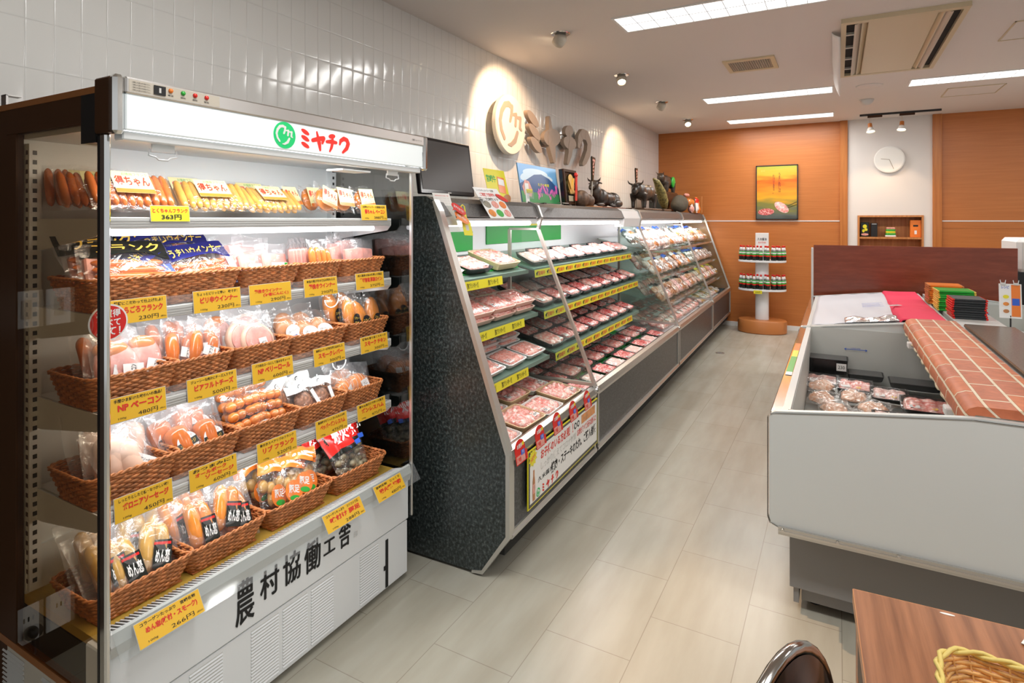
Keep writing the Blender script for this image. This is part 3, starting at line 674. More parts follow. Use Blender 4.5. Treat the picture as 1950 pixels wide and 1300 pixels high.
# deck, grille and front
fb('deck', 'gold_mat', (-1.95, -1.572, YL+.02, YR-.02, .405, .430))
fb('inner_wall_low', 'white_in', (-1.955, -1.94, YL+.02, YR-.02, .43, .55))
q = W(fr); q.prism([(-1.594, .424), (-1.594, .434), (-1.524, .453), (-1.524, .438)], YL+.03, YR-.03); q.build('grille_bed', 'black', fr)
q = W(fr)
for k in range(98):
    y = YL+.035+k*.01115; q.prism([(-1.590, .436), (-1.590, .4395), (-1.526, .4575), (-1.526, .454)], y, y+.0038)
q.build('grille', 'white_in', fr)
q = W(fr); q.prism([(-1.530, .425), (-1.530, .460), (-1.520, .458), (-1.512, .430), (-1.520, .40)], YL+.02, YR-.015); q.build('front_edge', 'plastic_grey', fr)
q = W(fr); q.prism([(-1.521, .468), (-1.518, .468), (-1.478, .405), (-1.481, .405)], YL+.025, YR-.0); q.build('tag_rail', 'acrylic', fr)
fb('front_panel', 'white', (-1.60, -1.524, YL+.006, YR-.019, .243, .425), bev=.004)
fb('vent_panel', 'white', (-1.60, -1.530, YL+.02, YR-.019, .025, .236), bev=.003)
fb('base', 'black', (-2.2, -1.60, YL+.02, YR-.03, .03, .40))
fb('side_panel', 'ivory', (-2.19, -1.60, YL+.002, YL+.02, .03, .285))
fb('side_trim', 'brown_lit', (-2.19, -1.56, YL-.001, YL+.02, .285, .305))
for y0 in (.966, 1.157, 1.271, 1.385, 1.613):
    q = W(fr)
    for k in range(19):
        z = .040+k*.0098; q.prism([(-1.5305, z), (-1.5305, z+.0065), (-1.526, z+.0025)], y0, y0+.098)
    s = q.build('vent_louvre', 'white', fr)
    q = W(fr)
    for k in range(19): z = .040+k*.0098; q.box(-1.5300, -1.5290, y0+.0, y0+.098, z+.0065, z+.0092)
    q.build('louvre_gap', 'plastic_grey', s)
for x0 in (-2.02, -1.80):
    q = W(fr)
    for k in range(18): z = .05+k*.0125; q.prism([(YL+.0015, z), (YL+.0015, z+.007), (YL-.003, z+.002)], x0, x0+.12, 'x')
    q.build('vent_louvre', 'plastic_grey', fr)
q = W(fr); q.box(-1.5300, -1.5275, 1.752, 1.768, .030, .215, .002); q.box(-1.5300, -1.5270, 1.742, 1.756, .10, .118, .002); st = q.build('handle_strip', 'ink', fr)
for k in range(5): fb('foot', 'black', (-1.60, -1.56, YL+.06+k*.24, YL+.10+k*.24, 0, .03))
# lettering on the white front panel
for s_, yc, zc, h, w_ in (('農', 1.132, .336, .130, .060), ('村', 1.218, .342, .085, .066), ('協', 1.302, .345, .095, .066), ('働', 1.386, .340, .100, .066), ('工', 1.460, .336, .045, .050), ('舎', 1.532, .345, .090, .055)):
    for q_ in range(4): text(s_, h, w_, 'ink', fr, FX(-1.5225+.0002*q_, yc+(-.0016, .0016, 0, 0)[q_], zc+(0, 0, -.0014, .0014)[q_]))
text('宮崎県産豚肉100%使用の手作りハム・ソーセージ', .012, .42, 'plastic_grey', fr, FX(-1.5225, 1.36, .412))
text('印', .022, .018, 'plastic_grey', fr, FX(-1.5225, 1.585, .318))
# glass ends and posts
g = fb('side_glass', 'glass_side', (-1.985, -1.512, YL+.002, YL+.008, .305, 1.685))
g = fb('side_glass', 'glass_dark', (-1.985, -1.520, YR-.008, YR-.002, .30, 1.685))
fb('front_post', 'chrome', (-1.524, -1.498, YL, YL+.014, .0, 1.655), bev=.004)
fb('front_post_seal', 'black', (-1.532, -1.524, YL, YL+.012, .30, 1.650))
fb('front_post', 'steel', (-1.530, -1.514, YR-.010, YR, .25, 1.650), bev=.003)
# bent steel bracket and a dried leaf on top
tag(MB().box(-2.06, -2.03, .752, .757, 1.752, 1.802).box(-2.06, -2.03, .752, .79, 1.800, 1.803).build('steel_bracket', 'steel'), 'small bent steel bracket standing on top of the near refrigerator', 'bracket')
m = MB(); m.grid(lambda i, j: (-1.80+.03*math.sin(PI*i)*(j-.5), .80+.09*i, 1.770+.012*math.sin(PI*i)+.01*abs(j-.5)), 8, 4); o = m.build('dried_leaf', 'chicken', None, smooth=True)
tag(o, 'small orange dried leaf lying on top of the near refrigerator', 'leaf')

# reflected corner: outlet plates on the dark wall panel left of the refrigerator
for k, (y, z, sock) in enumerate(((.595, 1.165, 0), (.505, 1.165, 0), (.595, .155, 1), (.505, .155, 1))):
    q = MB(basis((-2.2755, y, z), (0, 1, 0), (0, 0, 1))); q.box(-.036, .036, -.060, .060, 0, .006, .003)
    nm = 'wall_outlet' if sock else 'wall_switch'
    o = q.build(nm, 'white_print'); tag(o, ['white wall switch plate nearer the refrigerator on the dark panel', 'white wall switch plate farther from the refrigerator on the dark panel', 'white low wall outlet nearer the refrigerator on the dark panel', 'white low wall outlet farther from the refrigerator on the dark panel'][k], 'outlet' if sock else 'switch')
    q = MB(basis(V((-2.269, y, z))-o.location, (0, 1, 0), (0, 0, 1)))
    if sock: q.box(-.008, -.004, .01, .025, 0, .001); q.box(.004, .008, .01, .025, 0, .001)
    else: q.box(-.014, .014, -.03, .03, 0, .002, .001)
    q.build('socket_hole' if sock else 'rocker', 'ink' if sock else 'ivory', o)
    if k == 3:
        q = MB(); q.lathe([(0, 0), (.018, 0), (.016, .035), (0, .035)], n=16); 
q = MB(); q.ell((-2.250, .59, .135), (.024, .02, .02)); q.tube([(-2.24, .59, .13), (-2.20, .60, .10), (-2.19, .63, .05), (-2.18, .66, .012), (-2.12, .70, .006)], .005, 8)
tag(q.build('power_plug', 'black', None, smooth=True), 'black power plug and cable in the low wall outlet', 'plug')

# ------------------------------------------------------------------ wicker baskets
def rrect(u, hx, hy, r):
    """point on a rounded rectangle, u in 0..1 by arc length"""
    r = min(r, hx, hy); L = [2*(hy-r), PI*r/2, 2*(hx-r), PI*r/2]; tot = 2*sum(L); s = (u % 1)*tot
    segs = [('l', (hx, -(hy-r)), (0, 1), L[0]), ('c', (hx-r, hy-r), 0, L[1]), ('l', (hx-r, hy), (-1, 0), L[2]), ('c', (-(hx-r), hy-r), 90, L[3]),
            ('l', (-hx, hy-r), (0, -1), L[0]), ('c', (-(hx-r), -(hy-r)), 180, L[1]), ('l', (-(hx-r), -hy), (1, 0), L[2]), ('c', (hx-r, -(hy-r)), 270, L[3])]
    for k, p, q, l in segs:
        if s <= l+1e-9:
            if k == 'l': return (p[0]+q[0]*s, p[1]+q[1]*s), (q[1], -q[0])
            a = math.radians(q)+s/r; return (p[0]+r*math.cos(a), p[1]+r*math.sin(a)), (math.cos(a), math.sin(a))
        s -= l
    return (hx, -hy+r), (1, 0)
def basket_meshes(hx, hy, h, r=.03, slope=.82, rows=11, stakes=44, mt='wicker', rim='wicker', strand=.0036, amp=.0026):
    """hx: half depth (x), hy: half width (y), at the rim; floor at z=0"""
    m = MB(); n = stakes*3
    for k in range(rows):
        f = (k+.5)/rows; z = .004+f*(h-.010); s = slope+(1-slope)*f
        ring = []
        for i in range(n):
            (x, y), (nx, ny) = rrect(i/n, hx*s, hy*s, r); o = amp*math.sin(2*PI*i/6+PI*(k % 2)); zz = z+.0006*math.sin(i*.7+k)
            ring.append(V((x+nx*o, y+ny*o, zz)))
        vs = []; fs = []; q = 5
        for i, p in enumerate(ring):
            d = (ring[(i+1) % n]-ring[i-1]).normalized(); a = V((d.y, -d.x, 0)).normalized()
            vs += [p+a*(math.cos(2*PI*j/q)*strand*.55)+V((0, 0, 1))*(math.sin(2*PI*j/q)*(h/rows)*.56) for j in range(q)]
        for i in range(n): fs += [(i*q+j, i*q+(j+1) % q, ((i+1) % n)*q+(j+1) % q, ((i+1) % n)*q+j) for j in range(q)]
        m.add(vs, fs)
    weave = m.mesh('weave', mt, True)
    m = MB()
    for i in range(stakes*2//2):
        (x, y), (nx, ny) = rrect((i+.5)/stakes, hx*slope, hy*slope, r); (x2, y2), _ = rrect((i+.5)/stakes, hx, hy, r)
        m.tube([(x, y, .001), (x2, y2, h)], .0016, 4, False)
    m.box(-hx*slope, hx*slope, -hy*slope, hy*slope, .001, .004)
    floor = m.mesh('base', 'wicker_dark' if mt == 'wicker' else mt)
    m = MB(); n = 132
    for ph in (0, PI):
        pts = []
        for i in range(n+1):
            (x, y), (nx, ny) = rrect((i % n)/n, hx+.001, hy+.001, r); a = i*2*PI/6.0+ph
            pts.append((x+nx*.0032*math.cos(a), y+ny*.0032*math.cos(a), h+.0028*math.sin(a)))
        m.tube(pts, .0034, 5, False)
    rimm = m.mesh('rim', rim, True)
    return weave, floor, rimm
B1 = basket_meshes(.105, .125, .085)
B2 = basket_meshes(.105, .138, .078, slope=.80)
def basket(mtx, ms, label, group='brown wicker baskets in the refrigerator'):
    t = thing('wicker_basket', label, 'basket', mtx, group)
    for nm, me in zip(('weave', 'base', 'rim'), ms): part(nm, me, t)
    return t

# ------------------------------------------------------------------ packs (local: x width, y up from the bottom edge, z outwards)
def pillow(w, h, t, seal=.10, seed=0, wr=.25, nx=12, ny=14, both=True, y0=0., y1=1., x0=0., x1=1., lift=0.):
    r = random.Random(seed); ph = [r.uniform(0, 6) for _ in range(6)]
    def th(u, v):
        e = min(min(u, 1-u), min(v, 1-v)*h/w); f = min(1, max(0, (e-seal*.25)/.28)); f = f*f*(3-2*f)
        return t/2*f*(1+wr*(math.sin(9*u+ph[0]+3*v)*.5+math.sin(14*v+ph[1]+5*u)*.5)) + .0004
    def crv(u, v): return .006*math.sin(3*v+ph[2])*math.sin(2*u+ph[3])+.004*math.sin(11*u+ph[4])*(1 if v > .8 else .3)
    m = MB()
    def F(sg):
        def fn(i, j):
            u = x0+(x1-x0)*i; v = y0+(y1-y0)*j; ed = 1-.03*math.sin(7*v+ph[5])
            return ((u-.5)*w*ed, v*h+.003*math.sin(9*u+ph[0]), sg*(th(u, v)+lift)+crv(u, v))
        return fn
    m.grid(F(1), nx, ny)
    if both: m.grid(F(-1), nx, ny)
    return m
PK = {}
def pack_proto(kind):
    """-> list of (part name, mesh, [(sub-part name, mesh, matrix)])"""
    L = []; r = random.Random(hash(kind) % 999 if False else sum(map(ord, kind)))
    def film_(w, h, t, mt='film', seed=1, wr=.3): L.append(('film', pillow(w, h, t, seed=seed, wr=wr).mesh('film', mt, True), None))
    def print_(nm, w, h, t, y0, y1, mt, seed=1, x0=.02, x1=.98, wr=.3): L.append((nm, pillow(w, h, t, seed=seed, wr=wr, both=False, y0=y0, y1=y1, x0=x0, x1=x1, lift=.0012).mesh(nm, mt, True), None))
    def lab(cx, cy, z, w, h, mt, txts=(), rot=0., rnd_=False, nm='label'):
        mx = T((cx, cy, z)) @ RZ(rot)
        m = MB(); (m.disc((0, 0), w/2, h/2, t=.0006) if rnd_ else m.box(-w/2, w/2, -h/2, h/2, 0, .0006)); L.append((nm, m.mesh(nm, mt), mx))
        for (s, dx, dy, tw, thh, tm, bd) in txts: L.append(('lettering', text_mesh(s, thh, tw, tm, bd), mx @ T((dx, dy, .0010))))
    def bar(cx, cy, z, w, h, mt, rot=0, nm='label_band'):
        L.append((nm, MB().box(-w/2, w/2, -h/2, h/2, 0, .0004).mesh(nm, mt), T((cx, cy, z)) @ RZ(rot)))
    def sausages(pts, rad, mt, nm='sausage', **k):
        for (a, b) in pts: L.append((nm, MB().capsule(a, b, rad, **k).mesh(nm, mt, True), None))
    if kind in ('value', 'value_yel'):       # big flat bag of many franks with the square bargain card
        w, h, t = .235, .135, .045; mt = 'sausage' if kind == 'value' else 'sausage_yel'
        sausages([((-.098+.0218*i, .012, .003*math.sin(i)), (-.094+.0218*i+.003*math.sin(i*2), .122, .003)) for i in range(10)], .0108, mt)
        sausages([((-.09+.03*i, .016, -.016), (-.09+.03*i, .115, -.014)) for i in range(7)], .0108, mt)
        film_(w, h, t, seed=len(kind))
        lab(0, .078, .0205, .105, .072, 'pale_yellow', [('得ちゃん', -.0, .004, .092, .034, 'red_ink', .03), ('お徳用フランク', .012, .027, .07, .010, 'green_ink', 0)])
        bar(0, .078-.029, .0212, .104, .013, 'orange_print')
    elif kind == 'value_small':
        w, h, t = .11, .115, .05
        L.append(('bacon_block', MB().ell((0, .055, 0), (.046, .045, .018)).mesh('bacon_block', 'ham_orange', True), None))
        film_(w, h, t, seed=4)
        lab(.004, .058, .0225, .075, .075, 'pale_yellow', [('得ちゃん', 0, .012, .066, .028, 'red_ink', .03), ('ベーコン', 0, -.016, .040, .010, 'green_ink', 0)], rot=r.uniform(-.2, .1))
        bar(.004, .027, .0232, .072, .014, 'orange_print', 0)
    elif kind in ('navy', 'darkfrank'):
        w, h, t = .20, .15, .038; pr = 'navy' if kind == 'navy' else 'black_print'
        sausages([((-.082, .018+.021*i, .002), (.082, .018+.021*i, .002)) for i in range(4)], .0108, 'sausage', bend=-.004, bdir=(0, 1, 0))
        film_(w, h, t, seed=3); print_('header', w, h, t, .60, 1.0, pr, 3); print_('footer', w, h, t, .0, .07, pr, 3)
        s_ = 'うまいウインナー' if kind == 'navy' else 'フランク'
        L.append(('lettering', text_mesh(s_, .028, .15, 'gold_ink', .02), T((0, .112, .0225)) @ RZ(.05)))
        if kind == 'navy':
            print_('side_print', w, h, t, .1, .62, 'blue_ink', 3, .0, .13); print_('side_print', w, h, t, .1, .62, 'white_print', 3, .88, 1.0)
    elif kind in ('slice', 'slice_green', 'slice_black'):
        w, h, t = .115, .125, .026
        L.append(('sliced_ham', MB().box(-.046, .046, .010, .092, -.010, .008, .004).mesh('sliced_ham', 'ham_pink'), None))
        film_(w, h, t, 'film_milky', seed=6)
        if kind == 'slice_green': lab(.006, .040, .0165, .062, .042, 'white_print', [('粗挽き', -.006, 0, .03, .016, 'ink', .01)]); bar(.030, .040, .0172, .012, .040, 'green_print')
        if kind == 'slice_black': lab(.004, .035, .0165, .044, .030, 'ink', [('厚切', 0, 0, .030, .016, 'white_print', .02)], rnd_=True)
    elif kind == 'wiener_bag':
        w, h, t = .085, .13, .03
        sausages([((-.024+.024*i, .012, 0), (-.024+.024*i, .105, 0)) for i in range(3)], .0115, 'ham_orange', bend=.003)
        film_(w, h, t, 'film', seed=7); lab(.0, .035, .0165, .024, .034, 'white_print', [('粗挽', 0, 0, .014, .020, 'ink', 0)])
    elif kind == 'bacon':
        w, h, t = .12, .15, .04
        L.append(('bacon_slab', MB().ell((0, .065, 0), (.042, .058, .016)).mesh('bacon_slab', 'ham_pink', True), None))
        L.append(('smoked_rind', MB().ell((-.006, .105, -.001), (.034, .022, .0165)).mesh('smoked_rind', 'ham_orange', True), None))
        film_(w, h, t, 'film_milky', seed=8); lab(.012, .045, .0215, .034, .046, 'white_print', [('ベーコン', 0, 0, .030, .012, 'ink', .015)], rot=1.35)
    elif kind == 'cheese_sausage':
        w, h, t = .10, .15, .04
        sausages([((-.018, .018, 0), (-.022, .118, 0)), ((.020, .015, 0), (.024, .112, 0))], .0165, 'sausage', bend=.006)
        film_(w, h, t, 'film_milky', seed=9); lab(.012, .062, .0215, .026, .040, 'white_print', [('ビアフル', 0, 0, .030, .010, 'ink', .01)], rot=1.4)
    elif kind == 'round_ham':
        w, h, t = .13, .145, .032
        L.append(('sliced_ham', MB(T((0, .058, 0))).lathe([(0, -.010), (.050, -.010), (.054, -.004), (.054, .004), (.050, .010), (0, .010)], n=30).mesh('sliced_ham', 'ham_pale', True), None))
        L.append(('lean_centre', MB(T((0, .058, .0102))).lathe([(0, .0012), (.040, .0008), (.044, 0)], n=30).mesh('lean_centre', 'ham_pink', True), None))
        film_(w, h, t, 'film_milky', seed=10); lab(.006, .045, .0175, .026, .034, 'white_print', [('ベリ', 0, 0, .016, .014, 'ink', .01)])
    elif kind == 'liver':
        w, h, t = .115, .125, .04
        L.append(('smoked_liver', MB().ell((0, .055, 0), (.042, .045, .016)).mesh('smoked_liver', 'brown_meat', True), None))
        film_(w, h, t, 'film', seed=11); lab(.004, .045, .0195, .062, .048, 'white_print', [('スモークレバー', 0, .005, .045, .008, 'ink', 0), ('要冷蔵', 0, -.012, .02, .005, 'blue_ink', 0)], rnd_=True)
    elif kind == 'smoked_chicken':
        w, h, t = .10, .155, .045
        L.append(('chicken_breast', MB().ell((0, .075, 0), (.034, .060, .019), R=RZ(.1)).mesh('chicken_breast', 'chicken', True), None))
        film_(w, h, t, 'film', seed=12); lab(.010, .045, .0225, .042, .050, 'ink', [('スモーク', 0, .008, .034, .010, 'gold_ink', .01), ('チキン', 0, -.008, .030, .010, 'gold_ink', .01)], rnd_=True)
    elif kind == 'bologna':
        w, h, t = .13, .17, .055
        L.append(('bologna_sausage', MB().capsule((0, .010, 0), (0, .125, 0), .034, n=18).mesh('bologna_sausage', 'ham_pale', True), None))
        film_(w, h, t, 'film_milky', seed=13); lab(.020, .052, .029, .074, .022, 'white_print', [('ボロニアソーセージ', 0, 0, .055, .008, 'ink', .01)], rot=-.9)
    elif kind == 'pork_sausage':
        w, h, t = .105, .16, .045
        L.append(('thick_sausage', MB().capsule((0, .012, 0), (0, .100, 0), .029, n=18).mesh('thick_sausage', 'sausage', True), None))
        film_(w, h, t, 'film_milky', seed=14)
        lab(.004, .046, .0245, .056, .058, 'white_print', [('オールポーク', 0, .015, .036, .007, 'red_ink', 0), ('無添加', 0, -.018, .02, .006, 'ink', 0)], rnd_=True)
        bar(.004, .045, .0252, .054, .018, 'black_print'); L.append(('lettering', text_mesh('ソーセージ', .010, .042, 'gold_ink', .01), T((.004, .045, .0258))))
    elif kind == 'rib_frank':
        w, h, t = .125, .15, .06
        k = 0
        for j in range(4):
            for i in range(4):
                L.append(('meat_ball', MB().ell((-.042+.028*i+.004*(j % 2), .020+.030*j, .004*math.sin(i*3+j)), (.0165, .0150, .017), 12, 8).mesh('meat_ball', 'ham_orange', True), None))
        film_(w, h, t, 'film', seed=15); print_('footer', w, h, t, .04, .24, 'white_print', 15, .1, .9); L.append(('lettering', text_mesh('FRANK', .018, .064, 'ink', .03), T((0, .022, .031))))
    elif kind == 'pepper_ham':
        w, h, t = .105, .12, .045
        L.append(('pepper_crusted_ham', MB().ell((0, .050, 0), (.034, .040, .020)).mesh('pepper_crusted_ham', 'pepper_ham', True), None))
        film_(w, h, t, 'film', seed=16); print_('header', w, h, t, .74, .98, 'white_print', 16); L.append(('lettering', text_mesh('G', .016, .012, 'ink', .02), T((-.01, .102, .019))))
        bar(.036, .045, .020, .014, .07, 'white_print', .2, 'label_band')
    elif kind == 'netted_ham':
        w, h, t = .14, .13, .055
        L.append(('netted_ham', MB().ell((0, .052, 0), (.052, .038, .025)).mesh('netted_ham', 'ham_orange', True), None))
        m = MB()
        for k in range(6):
            x = -.036+.0145*k; q = math.sqrt(max(0, 1-(x/.052)**2)); m.tube([(x, .052+.0385*q*math.cos(a), .0255*q*math.sin(a)) for a in [2*PI*i/16 for i in range(17)]], .0012, 4, False)
        L.append(('net_string', m.mesh('net_string', 'ham_pale'), None))
        film_(w, h, t, 'film_milky', seed=17); lab(.010, .045, .0275, .034, .030, 'white_print', [('ハム', 0, 0, .018, .010, 'ink', 0)], rot=.3)
    elif kind in ('noodle_yellow', 'noodle_orange'):
        w, h, t = .12, .175, .05; mt = 'amber' if kind == 'noodle_yellow' else 'chicken'
        sausages([((-.018, .02, 0), (-.014, .140, 0)), ((.020, .02, .002), (.016, .135, 0))], .0185, mt, 'smoked_piece', bend=.008)
        film_(w, h, t, 'film_milky', seed=18)
        lab(.012, .058, .0265, .042, .064, 'black_print', [('めん恋', 0, -.004, .034, .032, 'white_print', .03), ('味付', 0, .023, .020, .008, 'red_ink', 0)], rot=-.08)
        bar(.012, .082, .0270, .040, .006, 'red_print', -.08)
    elif kind == 'snack_orange':
        w, h, t = .11, .16, .045
        for k in range(7): L.append(('gristle_piece', MB().ell((r.uniform(-.03, .03), r.uniform(.02, .10), r.uniform(-.006, .006)), (.016, .020, .012), 10, 7).mesh('gristle_piece', 'amber', True), None))
        film_(w, h, t, 'film', seed=19); print_('header', w, h, t, .74, .98, 'orange_print', 19)
        print_('header_band', w, h, t, .82, .88, 'white_print', 19, .1, .9)
        lab(0, .050, .0245, .060, .064, 'orange_print', [('豚足', 0, .006, .036, .024, 'white_print', .03)], rnd_=True); lab(.002, .030, .0255, .034, .016, 'green_print', [], rnd_=True, nm='label_leaf')
    elif kind == 'charcoal_grill':
        w, h, t = .15, .20, .05
        for k in range(24): L.append(('grilled_piece', MB().ell((r.uniform(-.056, .056), r.uniform(.014, .085), r.uniform(-.010, .014)), (.014, .012, .010), 9, 6).mesh('grilled_piece', 'charcoal', True), None))
        film_(w, h, t, 'film', seed=20); print_('header', w, h, t, .50, .99, 'red_print', 20); print_('header_edge', w, h, t, .44, .52, 'black_print', 20)
        print_('side_print', w, h, t, .45, .97, 'black_print', 20, .0, .14)
        L.append(('lettering', text_mesh('炭火焼', .048, .105, 'white_print', .035), T((.008, .148, .0305)))); bar(.034, .098, .0285, .052, .016, 'blue_ink', 0, 'label_band')
    return L
def make_pack(kind, mtx, label, name, cat, group):
    if kind in PK: return dup(PK[kind], mtx, label, group)
    t = thing(name, label, cat, mtx, group)
    for (nm, me, mx) in pack_proto(kind): part(nm, me, t, mx)
    PK[kind] = t
    return t
def stand(x, y, z, tilt, yaw=0., roll=0., s=1.):
    """standing pack facing the aisle (+x), leaning back by tilt"""
    return T((x, y, z)) @ RZ(yaw) @ basis((0, 0, 0), (0, 1, 0), (-math.sin(tilt), 0, math.cos(tilt))) @ RZ(roll) @ Matrix.Scale(s, 4)
ROWN = {1: 'top shelf', 2: 'second shelf', 3: 'third shelf', 4: 'fourth shelf', 5: 'bottom deck'}
POSN = ['leftmost', 'second', 'middle', 'fourth', 'rightmost']
# kind -> (name, category, short description)
KD = {'value': ('sausage_pack', 'sausage pack', 'large orange frank bag'), 'value_yel': ('sausage_pack', 'sausage pack', 'large yellow frank bag'),
 'value_small': ('bacon_pack', 'bacon pack', 'small bacon bag'), 'navy': ('wiener_pack', 'sausage pack', 'navy and gold wiener pack'),
 'darkfrank': ('frank_pack', 'sausage pack', 'black-topped frank pack'), 'slice': ('ham_pack', 'ham pack', 'pink sliced ham bag'), 'slice_green': ('ham_pack', 'ham pack', 'green-labelled ham bag'),
 'slice_black': ('ham_pack', 'ham pack', 'black-labelled ham bag'), 'wiener_bag': ('wiener_pack', 'sausage pack', 'slim orange wiener bag'), 'bacon': ('bacon_pack', 'bacon pack', 'bacon slab bag'),
 'cheese_sausage': ('sausage_pack', 'sausage pack', 'plump cheese sausage bag'), 'round_ham': ('ham_pack', 'ham pack', 'round sliced ham bag'), 'liver': ('liver_pack', 'liver pack', 'brown smoked liver bag'),
 'smoked_chicken': ('chicken_pack', 'chicken pack', 'amber smoked chicken bag'), 'bologna': ('bologna_pack', 'sausage pack', 'pale bologna bag'), 'pork_sausage': ('sausage_pack', 'sausage pack', 'thick pork sausage bag'),
 'rib_frank': ('frank_pack', 'sausage pack', 'bag of round orange franks'), 'pepper_ham': ('ham_pack', 'ham pack', 'dark peppered ham bag'), 'netted_ham': ('ham_pack', 'ham pack', 'netted orange ham bag'),
 'noodle_yellow': ('offal_pack', 'meat pack', 'yellowish smoked offal bag'), 'noodle_orange': ('offal_pack', 'meat pack', 'orange smoked offal bag'), 'snack_orange': ('snack_pack', 'snack pack', 'orange-topped snack bag'),
 'charcoal_grill': ('chicken_pack', 'chicken pack', 'red charcoal chicken bag')}
PTXT = {1: 'front', 2: 'front row', 3: 'back row'}
def fill(row, col, yc, zf, xc, items, hw):
    """items: (kind, dy (-1..1), depth 0 front..1 back, tilt, yaw, roll, lift)"""
    cnt = {}; tot = {}
    for it in items: tot[it[0]] = tot.get(it[0], 0)+1
    for (kd, dy, dp, ti, ya, ro, li) in items:
        if yc < .95 and dy < 0: ro = max(-.10, min(.10, ro)); dy *= .8
        if kd in ('navy', 'darkfrank'): ti += .42
        i = cnt.get(kd, 0); cnt[kd] = i+1; nm, cat, ds = KD[kd]
        where = '%s basket on %s' % (POSN[col], ROWN[row])
        lb = '%s, %s in the %s' % (ds, ORD[i] if tot[kd] > 1 else 'only one', where)
        make_pack(kd, stand(xc+.075-.125*dp, max(yc+dy*hw*.42, .855), zf+.022+li, ti, ya, ro, 1.14), lb, nm, cat, 'packs in the %s' % where)
def J(a): return rnd.uniform(-a, a)
rows = {2: (1.213, [(.882, .24), (1.075, .245), (1.315, .225), (1.525, .19), (1.745, .235)], -1.725),
        3: (.966, [(.882, .24), (1.072, .20), (1.285, .225), (1.52, .265), (1.775, .22)], -1.725),
        4: (.714, [(.882, .24), (1.085, .23), (1.312, .24), (1.54, .225), (1.755, .19)], -1.725),
        5: (.430, [(.895, .27), (1.140, .265), (1.418, .28), (1.705, .285)], -1.705)}
for rw, (zz, cols, xc) in rows.items():
    for ci, (yc, wd) in enumerate(cols):
        ms, base = (B1, .25) if rw < 5 else (B2, .276)
        nm = POSN[ci] if rw < 5 else ['leftmost', 'second', 'third', 'rightmost'][ci]
        basket(T((xc, yc, zz+.001)) @ Matrix.Diagonal((1, wd/base, 1, 1)), ms, '%s brown wicker basket on the refrigerator\'s %s' % (nm, ROWN[rw]))
def F(row, col, items): zz, cols, xc = rows[row]; fill(row, col, cols[col][0], zz, xc, items, cols[col][1])
# row 1: packs directly on the shelf
z1 = 1.457
for i, (kd, y, x, ti, ya, li) in enumerate((('value', .905, -1.655, .62, .05, 0), ('value', .90, -1.80, .55, .05, .02), ('value', .90, -1.89, .30, 0, .05), ('value_yel', 1.150, -1.665, .75, -.06, 0), ('value_yel', 1.145, -1.80, .55, .1, .02), ('value_yel', 1.385, -1.675, .85, .05, 0), ('value_yel', 1.40, -1.82, .6, 0, .01))):
    nm, cat, ds = KD[kd]; make_pack(kd, stand(x, y, z1+.022, ti, ya), '%s, %s' % (ds, ['front one at the left end of the top shelf', 'behind the front one at the left end of the top shelf', 'rearmost at the left end of the top shelf', 'front one next to the orange franks', 'behind the front one next to the orange franks', 'front one beside the small bacon bags', 'behind, beside the small bacon bags'][i]), nm, cat, 'large frank bags on the top shelf')
for i, (y, x, ti, ya, ro) in enumerate(((1.565, -1.655, .35, .1, -.35), (1.665, -1.655, .40, 0, -.05), (1.79, -1.66, .30, -.05, .1), (1.61, -1.76, .3, .2, .1), (1.72, -1.76, .3, .0, .1), (1.50, -1.74, .5, .2, .1))):
    nm, cat, ds = KD['value_small']; make_pack('value_small', stand(x, y, z1+.022, ti, ya, ro), '%s, %s on the top shelf' % (ds, ['front left, tilted', 'front middle', 'front right end', 'back middle', 'back right', 'back left'][i]), nm, cat, 'small bacon bags on the top shelf')
F(2, 0, [('slice', -.6, .95, .15, 0, .1, .02), ('slice_black', -.3, .6, .3, .2, -.1, .01), ('darkfrank', .25, .15, .35, -.05, -.06, .03), ('darkfrank', .1, .65, .25, .1, .05, .04)])
F(2, 1, [('navy', -.1, 1.0, .15, .1, .12, .07), ('navy', .1, .7, .35, -.1, .0, .05), ('navy', -.25, .35, .4, .15, .42, .03), ('navy', .45, .05, .35, -.05, .10, .015)])
F(2, 2, [('slice', -.4, 1, .15, .1, .1, .03), ('slice', .2, .9, .2, -.1, -.1, .02), ('slice_green', -.15, .3, .35, 0, 0, 0), ('slice_green', .6, .2, .3, .1, -.05, 0), ('slice', -.7, .45, .3, .2, .1, 0), ('slice', .1, .6, .25, 0, .1, .01)])
F(2, 3, [('slice', -.8, .4, .1, .9, 0, .01), ('slice', -.5, .5, .1, .9, 0, .01), ('slice', -.2, .55, .1, .9, 0, .01), ('slice', .1, .6, .1, .9, 0, .01), ('slice', .35, .7, .1, .9, 0, .01), ('wiener_bag', .25, .1, .15, .1, 0, 0), ('wiener_bag', .75, .15, .2, 0, .1, -.01)])
F(2, 4, [('slice', -.6, .5, .1, .3, .05, .01), ('slice', -.3, .8, .1, .4, 0, .02), ('slice_black', .05, .25, .15, .1, 0, 0), ('slice_black', .65, .3, .2, .1, -.1, 0), ('slice', .4, .9, .1, .2, 0, .03)])
F(3, 0, [('bacon', -.55, .25, .3, .1, -.1, 0), ('bacon', .05, .15, .35, 0, .1, 0), ('bacon', .6, .3, .3, .1, -.15, 0), ('cheese_sausage', -.3, .8, .2, 0, .2, .02), ('bacon', .3, .85, .2, .2, .1, .01)])
F(3, 1, [('cheese_sausage', -.45, .3, .3, .1, -.2, 0), ('cheese_sausage', .15, .15, .3, 0, -.3, 0), ('cheese_sausage', .6, .25, .3, -.1, .1, 0), ('cheese_sausage', -.3, .85, .15, 0, .2, .03), ('cheese_sausage', .3, .9, .2, .1, -.1, .02)])
